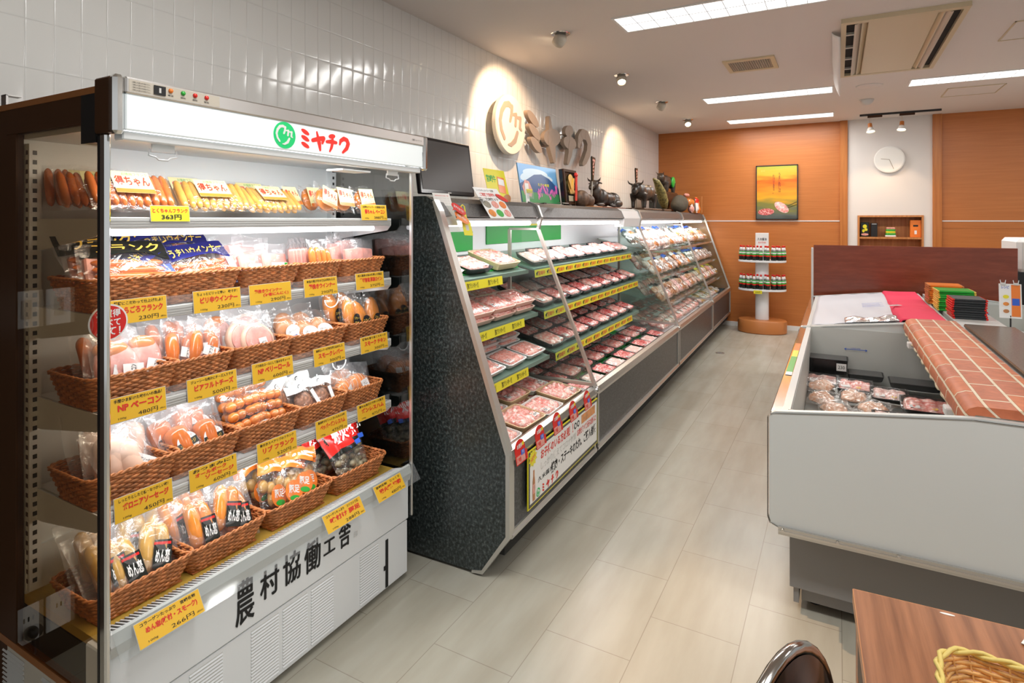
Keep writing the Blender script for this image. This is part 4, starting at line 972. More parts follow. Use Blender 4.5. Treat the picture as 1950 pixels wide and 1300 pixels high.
F(3, 2, [('round_ham', .25, .15, .40, 0, .05, 0), ('round_ham', -.35, .35, .3, .1, -.2, .01), ('bacon', -.6, .85, .2, .1, .1, .01), ('round_ham', .3, .8, .25, 0, 0, .02)])
F(3, 3, [('liver', -.55, .35, .4, .1, .2, .01), ('liver', -.05, .15, .55, 0, 0, 0), ('liver', .5, .15, .5, 0, -.1, 0), ('liver', -.3, .8, .2, .1, .3, .02), ('liver', .3, .75, .3, -.1, .1, .01)])
F(3, 4, [('smoked_chicken', -.45, .25, .3, .1, -.15, .01), ('smoked_chicken', .2, .15, .35, 0, .1, -.005), ('smoked_chicken', .75, .25, .3, 0, -.3, .0), ('smoked_chicken', -.7, .8, .2, .1, .1, .03), ('smoked_chicken', .2, .9, .2, 0, .1, .02)])
F(4, 0, [('bologna', -.45, .3, .3, .1, -.15, 0), ('bologna', .35, .15, .40, 0, .3, -.01), ('bologna', -.2, .85, .2, 0, .1, .01), ('bologna', .5, .8, .2, .1, -.1, .0)])
F(4, 1, [('pork_sausage', -.30, .15, .40, 0, .25, .005), ('pork_sausage', .40, .10, .35, 0, .10, 0), ('pork_sausage', -.6, .75, .2, .1, .1, .01), ('pork_sausage', -.05, .75, .25, 0, -.1, .025), ('pork_sausage', .5, .8, .2, 0, .1, .02)])
F(4, 2, [('rib_frank', -.35, .15, .40, 0, .1, 0), ('rib_frank', .35, .15, .45, .1, -.1, 0), ('rib_frank', -.3, .7, .3, .1, .1, .02), ('rib_frank', .3, .75, .25, 0, .1, .02)])
F(4, 3, [('pepper_ham', -.3, .2, .45, 0, .1, 0), ('pepper_ham', .35, .2, .4, 0, -.1, 0), ('pepper_ham', -.7, .7, .2, .1, .5, .03), ('pepper_ham', .1, .8, .3, 0, .1, .01)])
F(4, 4, [('netted_ham', .25, .2, .45, 0, -.1, 0), ('netted_ham', -.35, .35, .35, .2, .15, -.01), ('netted_ham', .1, .85, .25, 0, .1, .01)])
zz5, cols5, xc5 = rows[5]; POS5 = ['leftmost', 'second', 'third', 'rightmost']; POSN = POS5
F(5, 0, [('noodle_yellow', -.55, .25, .50, .1, .2, 0), ('noodle_yellow', .35, .15, .55, 0, -.3, 0), ('noodle_yellow', -.1, .10, .60, 0, .35, -.005), ('noodle_yellow', -.5, .9, .3, .1, .5, .01), ('noodle_yellow', .2, .9, .3, 0, -.2, .01), ('noodle_yellow', .65, .75, .4, 0, -.4, .01)])
F(5, 1, [('noodle_orange', -.40, .15, .50, .1, -.05, 0), ('noodle_orange', .15, .20, .45, 0, -.3, .015), ('noodle_orange', .62, .15, .60, 0, -.1, -.01), ('noodle_orange', -.6, .75, .3, .1, .2, .01), ('noodle_orange', -.1, .85, .3, 0, .1, .01)])
F(5, 2, [('snack_orange', -.55, .3, .4, .2, -.3, 0), ('snack_orange', -.15, .15, .5, 0, -.35, 0), ('snack_orange', .25, .2, .5, 0, -.4, .01), ('snack_orange', .6, .3, .4, .1, -.25, 0), ('snack_orange', -.5, .85, .3, .1, .2, .01), ('snack_orange', .0, .85, .3, .1, -.2, .02), ('snack_orange', .45, .9, .25, .1, .1, .02)])
F(5, 3, [('charcoal_grill', .15, .12, .60, 0, .12, 0), ('charcoal_grill', .35, .45, .5, 0, -.05, .01), ('charcoal_grill', -.25, .9, .4, .1, .3, .01)])

# ------------------------------------------------------------------ price cards
def card(x, y0, y1, z, h, tilt, lines, mt, label, ang=0.):
    w = y1-y0; t = thing('price_card', label, 'price card', T((x, (y0+y1)/2, z)) @ basis((0, 0, 0), (0, 1, math.sin(ang)), (-math.sin(tilt), 0, math.cos(tilt))), 'yellow price cards in the refrigerator')
    MB().box(-w/2-.0012, w/2+.0012, -.0012, h+.0012, -.0010, -.0002).build('sleeve', 'plastic_grey', t)
    MB().box(-w/2, w/2, 0, h, -.0004, .0004).build('paper', mt, t)
    for (s, cx, cy, tw, th_, m_, bd) in lines: text(s, th_*h, tw*w, m_, t, T((cx*w, cy*h, .0010)), bd)
    return t
def std(top, main, price, two=None):
    L = []
    if top: L.append((top, 0, .86, .86, .15, 'ink', .02))
    if two: L += [(main, -.06, .66, .66, .20, 'red_ink', .04), (two, .12, .44, .62, .20, 'red_ink', .04)]
    else: L.append((main, .03, .56, .80, .30, 'red_ink', .045))
    L += [(price+'円', .16, .17, .36, .19, 'ink', 0), ('100g', -.30, .12, .14, .10, 'ink', 0), ('(税込)', .43, .12, .10, .09, 'ink', 0)]
    return L
CT = 'yellow price card for %s on the %s rail'
card(-1.592, .901, 1.007, 1.448, .042, .12, [('とくちゃんフランク', 0, .70, .92, .30, 'red_ink', .03), ('363円', .02, .28, .52, .34, 'ink', .02)], 'lemon_card', 'lemon yellow card reading 363 yen on the top shelf')
card(-1.592, 1.690, 1.835, 1.452, .060, .12, std('お得なジッパー 大容量お徳用', '得ちゃん ベーコン', '388'), 'yellow_card', 'yellow price card at the right end of the top shelf')
data = {2: [(.800, .942, std('麓鶏にこだわって仕上げたよ！', 'あらごろフランク', '230')), (1.019, 1.168, std('ちょっとピリッと辛い　味です！', 'ピリ辛ウインナー', '230')), (1.200, 1.357, std('', '粗挽きウインナー', '290', '(行者にんにく)')), (1.414, 1.564, std('本当の粗びきの食感が味わえる', '粗挽きウインナー', '290')), (1.660, 1.815, std('肉と脂身の旨みを楽しむ逸品', '厚切旨塩 豚肩ロイン', '375'))],
        3: [(.800, .940, std('手間ひま掛けた味わいの逸品！', 'NP ベーコン', '480')), (1.001, 1.155, std('ジューシーな肉汁にチーズ入りです', 'ビアフルトチーズ', '500')), (1.210, 1.365, std('バラ肉をロールにして旨みをギューッ', 'NP ベリーロール', '600')), (1.456, 1.602, std('独特なレバーの風味を閉じ込めました', 'スモークレバー', '300')), (1.685, 1.838, std('鶏肉を香り良くスモーク', 'スモーク チキン', '300'))],
        4: [(.811, .958, std('しっとりとした食感・なつかしい味！', 'ボロニアソーセージ', '450')), (1.007, 1.155, std('おつまみに！', 'オールポーク', '600', 'ソーセージ')), (1.228, 1.380, std('骨付きスペアリブのフランク', 'リブ フランク', '520')), (1.465, 1.613, std('黒胡椒がピリッときいた大人の味', 'ペッパーボンレスハム', '475')), (1.668, 1.825, std('豚もも肉だけで作った贅沢', 'ボンレスハム', '475'))]}
for rw, lst in data.items():
    z = {2: 1.187, 3: .940, 4: .685}[rw]
    for ci, (a, b, ln) in enumerate(lst):
        card(-1.590, a, b, z, .061, .10, ln, 'yellow_card', '%s yellow price card along the %s rail' % (['leftmost', 'second', 'middle', 'fourth', 'rightmost'][ci], ROWN[rw]))
for ci, (a, b, ln) in enumerate(((.812, .978, std('コラーゲンたっぷり　宮崎名物', 'めん恋(味付・スモーク)', '266')), (1.415, 1.590, std('コラーゲンたっぷり　コリコリ食感', '味付け 豚足', '288')), (1.662, 1.815, std('宮崎名物　じっくり', '炭火焼 地鶏', '480')))):
    card(-1.480, a, b, .4075, .058, .55, ln, 'yellow_card', ['yellow price card on the slanted front rail, nearest the left post', 'yellow price card in the middle of the slanted front rail', 'yellow price card at the right end of the slanted front rail'][ci])
# round red shelf talker
t = thing('shelf_talker', 'round red and white shelf talker hanging beside the left chrome post', 'shelf talker', basis((-1.566, .783, 1.200), (0, 1, 0), (0, 0, 1)))
MB().disc((0, 0), .045, t=.001, n=40).build('disc', 'white_print', t)
MB().disc((0, 0), .041, t=.001, z=.0005, n=40).build('red_disc', 'red_print', t)
for k, s_ in enumerate(('お買得', '食べて', 'みて！')): text(s_, .020, .055, 'white_print', t, T((0, .022-.022*k, .0018)), .02)
# white tube loops below two shelves
for (y, z) in ((1.66, 1.145), (1.70, .895), (1.62, .87)):
    m = MB(); m.tube([(-1.72, y+.035*math.cos(a), z+.032*math.sin(a)) for a in [PI+PI*i/12 for i in range(13)]], .0025, 6)
    tag(m.build('plastic_loop', 'white_print', None, smooth=True), 'white plastic loop hanging under the %s' % {1.145: 'second shelf near its right end', .895: 'third shelf near its right end', .87: 'third shelf left of the other loop'}[z], 'plastic loop')

# ------------------------------------------------------------------ the long meat case (its own frame: x=0 front rail, -x to the wall, y along)
MC = T((-1.145, 2.04, 0)) @ RZ(math.radians(1.33))
BAYS = [(0, 1.03), (1.03, 3.18), (3.18, 5.03), (5.03, 6.52)]
LEN = 6.52
mc = thing('refrigerated_meat_case', 'long dark mottled refrigerated meat display case along the tiled wall', 'display case', MC)
def cb(name, mt, *boxes, bev=0, par=None, **k):
    m = MB()
    for b in boxes: m.box(*b, bev)
    return m.build(name, mt, par or mc, **k)
PROF = [(-1.10, .012), (-.155, .012), (-.115, .02), (0, .185), (0, .515), (-.335, 1.490), (-.36, 1.535), (-.405, 1.556), (-1.10, 1.556)]
MB().prism(PROF, 0, .022).build('end_panel', 'panel_black', mc)
MB().prism([(-1.10, .012), (-.155, .012), (-.115, .02), (0, .185), (0, .515), (-1.10, .515)], LEN-.022, LEN).build('end_panel', 'panel_black', mc)
MB().prism([(-.80, .516), (-.004, .516), (-.338, 1.488), (-.365, 1.532), (-.80, 1.532)], LEN-.012, LEN-.008).build('end_glass', 'glass', mc)
# silver edging of both ends
for y0, y1 in ((-.004, .034), (LEN-.03, LEN+.004)):
    m = MB(); E_ = [(-.17, .006), (-.118, .012), (.006, .185), (.006, .515), (-.330, 1.492), (-.357, 1.540)]; I_ = [(-.17, .016), (-.124, .026), (-.012, .19), (-.012, .512), (-.350, 1.486), (-.366, 1.532)]
    for k in range(5): m.prism([E_[k], E_[k+1], I_[k+1], I_[k]], y0, y1)
    m.build('end_edge_trim', 'alu', mc)
cb('back_panel', 'white_in', (-.80, -.775, .022, LEN-.022, .50, 1.50))
cb('rear_body', 'black', (-1.10, -.80, .022, LEN-.022, .02, 1.50))
cb('top_panel', 'canopy_dark', (-1.10, -.42, .022, LEN-.022, 1.52, 1.553))
cb('well_base', 'dark', (-.80, -.03, .022, LEN-.022, .10, .36))
m = MB(); m.prism([(-.14, .02), (-.125, .02), (-.02, .175), (-.035, .175)], .022, LEN-.022); m.build('kick_panel', 'front_panel', mc)
cb('floor_shadow_strip', 'black', (-.16, -.14, .03, LEN-.03, .0, .02))  # black strip stands in for the shade under the case
for bi, (a, b) in enumerate(BAYS):
    # fronts
    s = cb('front_panel', 'front_panel', (-.03, -.004, a+.022, b-.012, .20, .485))
    cb('panel_frame', 'alu', (-.03, .004, a+.022, a+.042, .185, .50), (-.03, .004, b-.032, b-.012, .185, .50), (-.03, .004, a+.022, b-.012, .185, .205), par=s)
    m = MB(); m.prism([(-.05, .480), (.002, .480), (.010, .500), (.004, .528), (-.022, .534), (-.05, .520)], a+.02, b-.004); r_ = m.build('front_rail', 'steel', mc)
    m = MB(); m.prism([(-.02, .168), (.006, .175), (.010, .188), (.002, .200), (-.02, .200)], a+.02, b-.004); m.build('lower_rail', 'steel', mc)
    # canopy
    hood = [(-.42, 1.545), (-.40, 1.553), (-.365, 1.530), (-.338, 1.470), (-.36, 1.462), (-.42, 1.47)]
    e = b-.50 if bi == 1 else b-.015
    MB().prism(hood, a+.024, e).build('canopy_band', 'canopy_dark', mc)
    if bi == 1: MB().prism([(-.42, 1.545), (-.40, 1.553), (-.362, 1.532), (-.335, 1.470), (-.345, 1.40), (-.42, 1.40)], e, b-.015).build('canopy_blank', 'white_in', mc)
    cb('light_reflector', 'white_in', (-.62, -.352, a+.024, b-.015, 1.452, 1.462))
    m = MB(); m.tube([(-.375, a+.06, 1.436), (-.375, e-.06, 1.436)], .013, 10); m.build('lamp_tube', 'led', mc, smooth=True)
    p = MC @ V((-.40, (a+b)/2, 1.425)); o = area(p, .05, (b-a)*.9, 2.9*(b-a), (1, .97, .985), (0, math.radians(12), math.radians(1.33)), 'case_lamp')
    # divider at the far end of each bay
    if bi < 3:
        m = MB()
        for (p_, q_) in (((-.352, 1.40), (-.002, .53)), ((-.415, 1.556), (-.358, 1.536)), ((-.358, 1.536), (-.333, 1.470)), ((-.333, 1.470), (-.352, 1.40))):
            d = V((q_[0]-p_[0], q_[1]-p_[1])).normalized(); nx_, nz_ = -d.y*.008, d.x*.008
            m.prism([(p_[0]+nx_, p_[1]+nz_), (q_[0]+nx_, q_[1]+nz_), (q_[0]-nx_, q_[1]-nz_), (p_[0]-nx_, p_[1]-nz_)], b-.012, b+.010)
        s = m.build('divider_frame', 'alu', mc)
        cb('divider_post', 'alu', (-.548, -.530, b-.010, b+.008, .55, 1.40), par=s)
        cb('divider_foot', 'alu', (-.54, -.01, b-.010, b+.008, .535, .553), par=s)
        cb('divider_head', 'alu', (-.54, -.352, b-.008, b+.006, 1.395, 1.408), par=s)
        m = MB(); m.prism([(-.535, .55), (-.006, .55), (-.35, 1.40), (-.535, 1.40)], b-.0015, b+.0015); m.build('divider_glass', 'glass', s)
        MB(T((.002, b-.002, .515)) @ Matrix.Rotation(PI/2, 4, 'Y')).lathe([(0, 0), (.018, 0), (.018, .012), (.012, .016), (0, .016)], n=18).build('rail_cap', 'chrome', s, auto=40)
# shelves: glass front edge, tilted towards the aisle
SL = math.radians(13)
LEV = [(-.395, 1.165), (-.335, .925), (-.262, .690)]
def frame_at(x, y, z, a=SL, yaw=0., roll=0.):
    """lying object: local x along the case, local y back/up the slope, z off the shelf"""
    return MC @ T((x, y, z)) @ RZ(yaw) @ basis((0, 0, 0), (0, 1, 0), (-math.cos(a), 0, math.sin(a)))
for bi, (a, b) in enumerate(BAYS):
    for k, (x, z) in enumerate(LEV):
        x += .155 if bi > 1 else 0
        D = .775+x-.01
        e = b-.05 if not (bi == 1 and k == 2) else b-.35
        m = MB(); m.prism([(x, z-.010), (x, z), (x-D, z+D*math.tan(SL)), (x-D, z+D*math.tan(SL)-.010)], a+.04, e); s = m.build('shelf', 'shelf_edge' if bi < 2 else 'glass', mc)
        m = MB(); m.prism([(x, z-.018), (x+.005, z-.018), (x+.005, z+.003), (x, z+.003)], a+.04, e); m.build('shelf_edge', 'shelf_edge' if bi < 2 else 'acrylic', s)
    D = .72; x, z = -.04, .425
    m = MB(); m.prism([(x, z-.02), (x, z), (x-D, z+D*math.tan(math.radians(8))), (x-D, z+D*math.tan(math.radians(8))-.02)], a+.03, b-.02); m.build('well_floor', 'white_in', mc)
    cb('well_front', 'white_in', (-.045, -.030, a+.03, b-.02, .40, .505))
# green liners
def slab(name, mt, bi, k, y0, y1, d0, d1):
    x, z = LEV[k]; c, s = math.cos(SL), math.sin(SL)
    m = MB(); m.prism([(x-d0, z+d0*math.tan(SL)+.001), (x-d0, z+d0*math.tan(SL)+.004), (x-d1, z+d1*math.tan(SL)+.004), (x-d1, z+d1*math.tan(SL)+.001)], y0, y1); return m.build(name, mt, mc)
slab('green_mat', 'green_mat', 0, 0, .05, .98, .06, .34)
m = MB(); m.prism([(-.45, .4835), (-.45, .4865), (-.06, .4335), (-.06, .4305)], .06, 1.0); m.build('green_mat', 'green_mat', mc)
m = MB(); m.prism([(-.60, .5065), (-.60, .5095), (-.06, .4335), (-.06, .4305)], 1.07, 2.9); m.build('green_mat', 'green_mat', mc)
cb('green_back_board', 'green_mat', (-.772, -.766, .42, .98, 1.27, 1.385)); cb('green_back_board', 'green_mat', (-.772, -.766, 1.15, 2.35, 1.30, 1.42))
cb('yellow_edge_strip', 'lemon_card', (-.766, -.762, 1.15, 2.30, 1.415, 1.428))
# yellow name strips on shelf edges
def strip(y0, y1, x, z, words, step, bull, label):
    Lw = y1-y0
    t = thing('shelf_name_strip', label, 'label strip', MC @ T((x+.010, (y0+y1)/2, z-.050)) @ basis((0, 0, 0), (0, 1, 0), (-.10, 0, .99)), 'yellow name strips on the meat case shelves')
    MB().box(-Lw/2, Lw/2, 0, .044, -.001, .0005).build('strip', 'lemon_card', t)
    k = int(Lw/step)
    for i in range(k):
        cx = -Lw/2+Lw*(i+.5)/k
        text(words, .028, step*.66, 'red_ink' if bull else 'ink', t, T((cx+(.018 if bull else 0), .022, .0012)), .01)
        if bull:
            q = MB(T((cx-step*.34, .022, .0012))); q.disc((0, 0), .010, .007, t=.0004); q.stroke([(-.007, -.004), (-.007, -.012)], .003, .0004); q.stroke([(.006, -.004), (.006, -.012)], .003, .0004); q.disc((.010, .007), .006, .005, t=.0004); q.stroke([(.014, .010), (.018, .014)], .002, .0004)
            q.build('bull_mark', 'ink', t)
for k, (x, z) in enumerate(LEV):
    strip(.06, [.66, .80, .70][k], x, z, '【鴨ブランドポーク】', .155, False, 'plain black-lettered yellow strip on the %s shelf of the nearest bay' % ['upper', 'middle', 'lower'][k])
    strip(1.06, [3.05, 3.05, 2.62][k], x, z, '宮崎牛', .150, True, 'yellow strip with bull marks on the %s shelf of the second bay' % ['upper', 'middle', 'lower'][k])

# ------------------------------------------------------------------ meat trays
def tray_mesh(w, d, h, mt):
    def ring(s, z, n=32): return [(rrect((i+.5)/n, w/2-s, d/2-s, .018)[0][0], rrect((i+.5)/n, w/2-s, d/2-s, .018)[0][1], z) for i in range(n)]
    R_ = [ring(.016, 0), ring(.010, .004), ring(.001, h-.002), ring(0, h), ring(.006, h), ring(.012, .008), ring(.018, .004)]
    m = MB(); n = 32; vs = sum(R_, []); fs = []
    for k in range(6): fs += [(k*n+i, k*n+(i+1) % n, (k+1)*n+(i+1) % n, (k+1)*n+i) for i in range(n)]
    fs += [tuple(range(n-1, -1, -1)), tuple(6*n+i for i in range(n))]; m.add(vs, fs); me = m.mesh('tray', mt, True)
    try: me.set_sharp_from_angle(angle=.7)
    except Exception: pass
    return me
def meat_mesh(w, d, h, mt, seed, amp=.006, folds=0, fill=.88):
    r = random.Random(seed); o = V((r.uniform(0, 50), r.uniform(0, 50), 0)); m = MB()
    def fn(i, j):
        u, v = i*2-1, j*2-1; e = 1-max(abs(u), abs(v))**6
        ro = (abs(u)**4+abs(v)**4)**.25; x, y = u*w/2*fill, v*d/2*fill
        if ro > 1: x /= ro; y /= ro
        b = noise.noise(V((x*55, y*55, 0))+o)*amp+noise.noise(V((x*140, y*140, 3))+o)*amp*.5
        f = .0035*math.sin(x*folds+2*noise.noise(V((x*20, y*20, 0))+o)) if folds else 0
        return (x, y, .006+(h-.004+b+f)*max(0, e)**.35)
    m.grid(fn, 26, 22); return m.mesh('meat', mt, True)
def wrap_mesh(w, d, h): 
    m = MB(); m.grid(lambda i, j: ((i-.5)*w*.985, (j-.5)*d*.985, h+.0015+.003*math.sin(PI*i)*math.sin(PI*j)+.0008*math.sin(20*i+7*j)), 10, 8); return m.mesh('wrap', 'wrap', True)
TP = {}
def tray_kind(k):
    """k -> (w, d, h, tray mat, meat mat, amp, folds)"""
    return {'white_sliced': (.205, .150, .026, 'tray_white', 'meat_d', .006, 260), 'white_mince': (.185, .130, .024, 'tray_white', 'meat_b', .003, 420), 'white_pork': (.205, .155, .028, 'tray_white', 'meat_a', .008, 160),
            'pink_mince': (.225, .165, .030, 'tray_pink', 'meat_a', .007, 300), 'yellow_pork': (.225, .175, .034, 'tray_yellow', 'meat_a', .010, 120), 'black_beef': (.185, .145, .026, 'tray_black', 'meat_c', .007, 180),
            'black_pork': (.190, .150, .026, 'tray_black', 'meat_a', .006, 220), 'black_thin': (.175, .130, .022, 'tray_black', 'meat_d', .004, 200)}[k]
def make_tray(k, var, mtx, label, group):
    key = (k, var)
    if key in TP: return dup(TP[key], mtx, label, group)
    w, d, h, tm, mm_, amp, fo = tray_kind(k)
    t = thing('meat_tray', label, 'meat tray', mtx, group)
    part('tray', tray_mesh(w, d, h, tm), t); part('meat', meat_mesh(w, d, h+.004, mm_, var*13+len(k), amp, fo), t); part('wrap', wrap_mesh(w, d, h), t)
    s = MB().box(-.024, .024, -.017, .017, 0, .0006).mesh('price_sticker', 'white_print'); part('price_sticker', s, t, T((w*.26*(1 if var % 2 else -1), -d*.26, h+.005)))
    part('sticker_print', MB().box(-.019, .019, -.002, .002, 0, .0003).box(-.019, .004, -.009, -.006, 0, .0003).box(-.019, .010, .006, .009, 0, .0003).mesh('sticker_print', 'ink'), t, T((w*.26*(1 if var % 2 else -1), -d*.26, h+.0057)))
    TP[key] = t; return t
KW = {'white_sliced': 'white tray of pork slices', 'white_mince': 'white tray of minced pork', 'white_pork': 'white tray of pork', 'pink_mince': 'pinkish tray of minced pork', 'yellow_pork': 'yellow tray of cut pork',
      'black_beef': 'black tray of marbled beef', 'black_pork': 'black tray of pink pork', 'black_thin': 'black tray of pale slices'}
def row(bi, lev, y0, y1, n, kinds, back=0., tilt=0., stack=0, where='', yaws=.06, sc=1.):
    if lev < 3: x, z = LEV[lev]; sl = SL
    else: x, z = -.06, .436; sl = math.radians(8)
    for i in range(n):
        k = kinds[i % len(kinds)]; w, d, h = [q*sc for q in tray_kind(k)[:3]]
        y = y0+(y1-y0)*(i+.5)/n; dd = d/2*math.cos(tilt)+.012+back
        for s_ in range(stack+1):
            zz = z+dd*math.tan(sl)+.005+s_*(h+.006)+(.5*d*math.sin(tilt)); 
            lb = '%s, %s from near end, %s%s' % (KW[k], ORD[i], where, '' if not stack else (', upper' if s_ else ', lower'))
            make_tray(k, (i*3+s_+lev+bi) % 4, frame_at(x-dd, y, zz, sl+tilt, J(yaws)) @ Matrix.Scale(sc, 4), lb, 'trays in the %s' % where)
SHN = ['upper shelf', 'middle shelf', 'lower shelf', 'well']
BN = ['nearest bay', 'second bay', 'third bay', 'farthest bay']
W_ = lambda b, l, e='': ('%s %s %s' % (BN[b], SHN[l], e.replace(' of the ', ''))).strip()
row(0, 0, .06, .95, 3, ['white_pork', 'black_pork', 'yellow_pork'], .01, .10, where=W_(0, 0), sc=1.25)
row(0, 1, .04, .98, 4, ['pink_mince'], 0, .08, stack=1, where=W_(0, 1, 'front row of the '), sc=1.05); row(0, 1, .08, .98, 4, ['white_pork', 'pink_mince'], .185, .1, where=W_(0, 1, 'back row of the '), sc=1.08)
row(0, 2, .04, .98, 4, ['white_mince'], 0, where=W_(0, 2, 'front row of the '), sc=1.2); row(0, 2, .05, .98, 4, ['white_mince'], .165, stack=1, where=W_(0, 2, 'second row of the '), sc=1.2); row(0, 2, .06, .98, 4, ['white_sliced'], .33, where=W_(0, 2, 'back row of the '), sc=1.1)
row(0, 3, .05, 1.0, 4, ['white_pork', 'yellow_pork'], 0, stack=1, where=W_(0, 3, 'front row of the '), sc=1.05); row(0, 3, .03, 1.0, 4, ['yellow_pork', 'white_pork'], .19, stack=1, where=W_(0, 3, 'second row of the '), sc=1.05); row(0, 3, .08, 1.0, 4, ['white_pork'], .38, stack=1, where=W_(0, 3, 'back row of the '), sc=1.05)
row(1, 0, 1.10, 3.08, 11, ['black_thin', 'black_pork'], .01, .22, where=W_(1, 0), sc=1.1)
row(1, 1, 1.07, 3.10, 9, ['black_pork', 'black_beef'], 0, .10, where=W_(1, 1, 'front row of the '), sc=1.14); row(1, 1, 1.08, 3.10, 9, ['black_pork', 'black_thin'], .17, .16, where=W_(1, 1, 'back row of the '), sc=1.14)
row(1, 2, 1.06, 2.82, 8, ['black_pork', 'black_beef'], 0, .04, where=W_(1, 2, 'front row of the '), sc=1.12); row(1, 2, 1.06, 2.82, 8, ['black_beef', 'black_pork'], .165, .08, where=W_(1, 2, 'second row of the '), sc=1.12); row(1, 2, 1.10, 2.9, 8, ['black_pork'], .325, .1, where=W_(1, 2, 'back row of the '), sc=1.1)
row(1, 3, 1.06, 3.10, 9, ['black_beef', 'black_thin'], 0, where=W_(1, 3, 'front row of the '), sc=1.14); row(1, 3, 1.06, 3.10, 9, ['black_beef', 'black_pork'], .17, where=W_(1, 3, 'second row of the '), sc=1.14); row(1, 3, 1.08, 2.6, 7, ['black_beef'], .34, where=W_(1, 3, 'back row of the '), sc=1.1)

# ------------------------------------------------------------------ bagged goods in the two far bays
BG = {}
def food_bag(kind, mtx, label, group):
    if kind in BG: return dup(BG[kind], mtx, label, group)
    mt, fm, hd = {'bun': ('wrapped', 'film', None), 'chop': ('meat_d', 'film', 'white_print'), 'cutlet': ('meat_a', 'film_milky', None), 'croquette': ('ham_orange', 'film', 'white_print'), 'dumpling': ('ham_pale', 'film_milky', 'black_print'),
                  'silver': ('foil', 'film', 'blue_ink'), 'skewer': ('brown_meat', 'film', 'black_print'), 'yellow': ('amber', 'film', 'lemon_card'), 'innards': ('meat_b', 'film_milky', None)}[kind]
    t = thing('food_bag', label, 'food bag', mtx, group); w, h, tt = .16, .17, .04; r = random.Random(len(kind)+ord(kind[0]))
    for i in range(3):
        for j in range(2): part('food_piece', MB().ell((-.045+.045*i+r.uniform(-.006, .006), .045+.065*j, 0), (.024, .034, .015), 10, 7).mesh('food_piece', mt, True), t)
    part('film', pillow(w, h, tt, seed=ord(kind[0])).mesh('film', fm, True), t)
    if hd: part('header', pillow(w, h, tt, seed=ord(kind[0]), both=False, y0=.78, y1=.99, lift=.001).mesh('header', hd, True), t)
    part('label', MB().box(-.022, .022, -.014, .014, 0, .0006).mesh('label', 'white_print'), t, T((.03, .05, .0205)))
    BG[kind] = t; return t
KB = {'bun': 'clear bag of pale buns', 'chop': 'clear bag of pale meat', 'cutlet': 'milky bag of pink meat', 'croquette': 'clear bag of orange cutlets', 'dumpling': 'milky bag of dumplings', 'silver': 'silver bag', 'skewer': 'clear bag of brown skewers', 'yellow': 'clear bag of amber pieces', 'innards': 'milky bag of pink offal'}
def bagrow(bi, lev, n, kinds, back, tilt, where):
    a, b = BAYS[bi]
    if lev < 3: x, z = LEV[lev]; x += .155; sl = SL
    else: x, z = -.08, .45; sl = math.radians(8)
    for i in range(n):
        k = kinds[i % len(kinds)]; y = a+.04+(b-a-.06)*(i+.5)/n; dd = .03+back
        food_bag(k, frame_at(x-dd, y, z+dd*math.tan(sl)+.022, tilt+J(.1), J(.15)) @ Matrix.Scale(1.18, 4), '%s, %s from near end, %s' % (KB[k], ORD[i], where), 'bags in the %s' % where)
for bi, base in ((2, 11), (3, 9)):
    K0 = [['chop', 'bun', 'croquette', 'chop'], ['bun', 'croquette', 'silver'], ['skewer', 'dumpling', 'cutlet'], ['cutlet', 'innards', 'chop']] if bi == 2 else [['yellow', 'bun', 'chop', 'skewer'], ['silver', 'silver', 'bun'], ['innards', 'bun', 'yellow'], ['chop', 'yellow', 'bun']]
    for lev in range(3):
        bagrow(bi, lev, base, K0[lev], .02, .75, W_(bi, lev, 'front row of the ')); bagrow(bi, lev, base-2, K0[(lev+1) % 4][::-1], .16, .85, W_(bi, lev, 'back row of the '))
    for q, bk in enumerate((.02, .19, .36)): bagrow(bi, 3, base, K0[3] if q % 2 == 0 else K0[3][::-1], bk, .35, W_(bi, 3, '%s row' % ['front', 'second', 'back'][q]))

# poster on the nearest front, red price discs on the rail
t = thing('promotion_poster', 'white sauce campaign poster with yellow NEW burst on the case front', 'poster', MC @ T((.012, .585, .355)) @ basis((0, 0, 0), (0, 1, 0), (0, 0, 1)))
MB().box(-.435, .435, -.125, .122, -.004, 0).build('edge', 'lemon_card', t)
MB().box(-.428, .428, -.119, .116, 0, .0012).build('sheet', 'canopy_dark', t)
MB().box(-.418, .418, -.105, .106, .0012, .002).build('paper', 'white_print', t)
P_ = .0026
text('お子様のいる方必見', .045, .33, 'red_ink', t, T((-.145, .070, P_)), .03); text('！！', .045, .05, 'red_ink', t, T((.045, .070, P_)), .03)
text('しっかり備えてコロナ対策', .036, .42, 'plastic_grey', t, T((-.10, .020, P_)), .02); text('お肉を食べて元気な身体に!', .036, .28, 'red_ink', t, T((.265, .025, P_)), .02)
text('焼肉・ステーキのたれ、ご購入者様', .052, .60, 'ink', t, T((.10, -.030, P_)), .03); text('久米醤油', .022, .16, 'ink', t, T((-.26, -.030, P_)), .01)
for k in range(4): q = MB(T((-.285+.050*k, -.082, P_))); glyph(k, q, .036, (0, 0), .0004); q.build('brand_letter', 'red_ink', t)
q = MB(T((-.338, -.082, P_))); q.disc((0, 0), .019, t=.0004); lg = q.build('round_logo', 'green_ink', t); q = MB(T((-.338, -.082, P_+.0004))); logo_marks(q, .019, t=.0003); q.build('logo_mark', 'white_print', lg)
for cx in (.10, .14): q = MB(T((cx, .070, P_))); q.disc((0, 0), .016, .016, t=.0004); q.build('round_mark', 'ink', t); q = MB(T((cx, .070, P_+.0004))); q.disc((0, .0), .009, t=.0003); q.build('round_mark_centre', 'white_print', t)
MB(T((.285, .075, P_))).box(-.10, .10, -.022, .022, 0, .0004).build('food_picture', 'chicken', t)
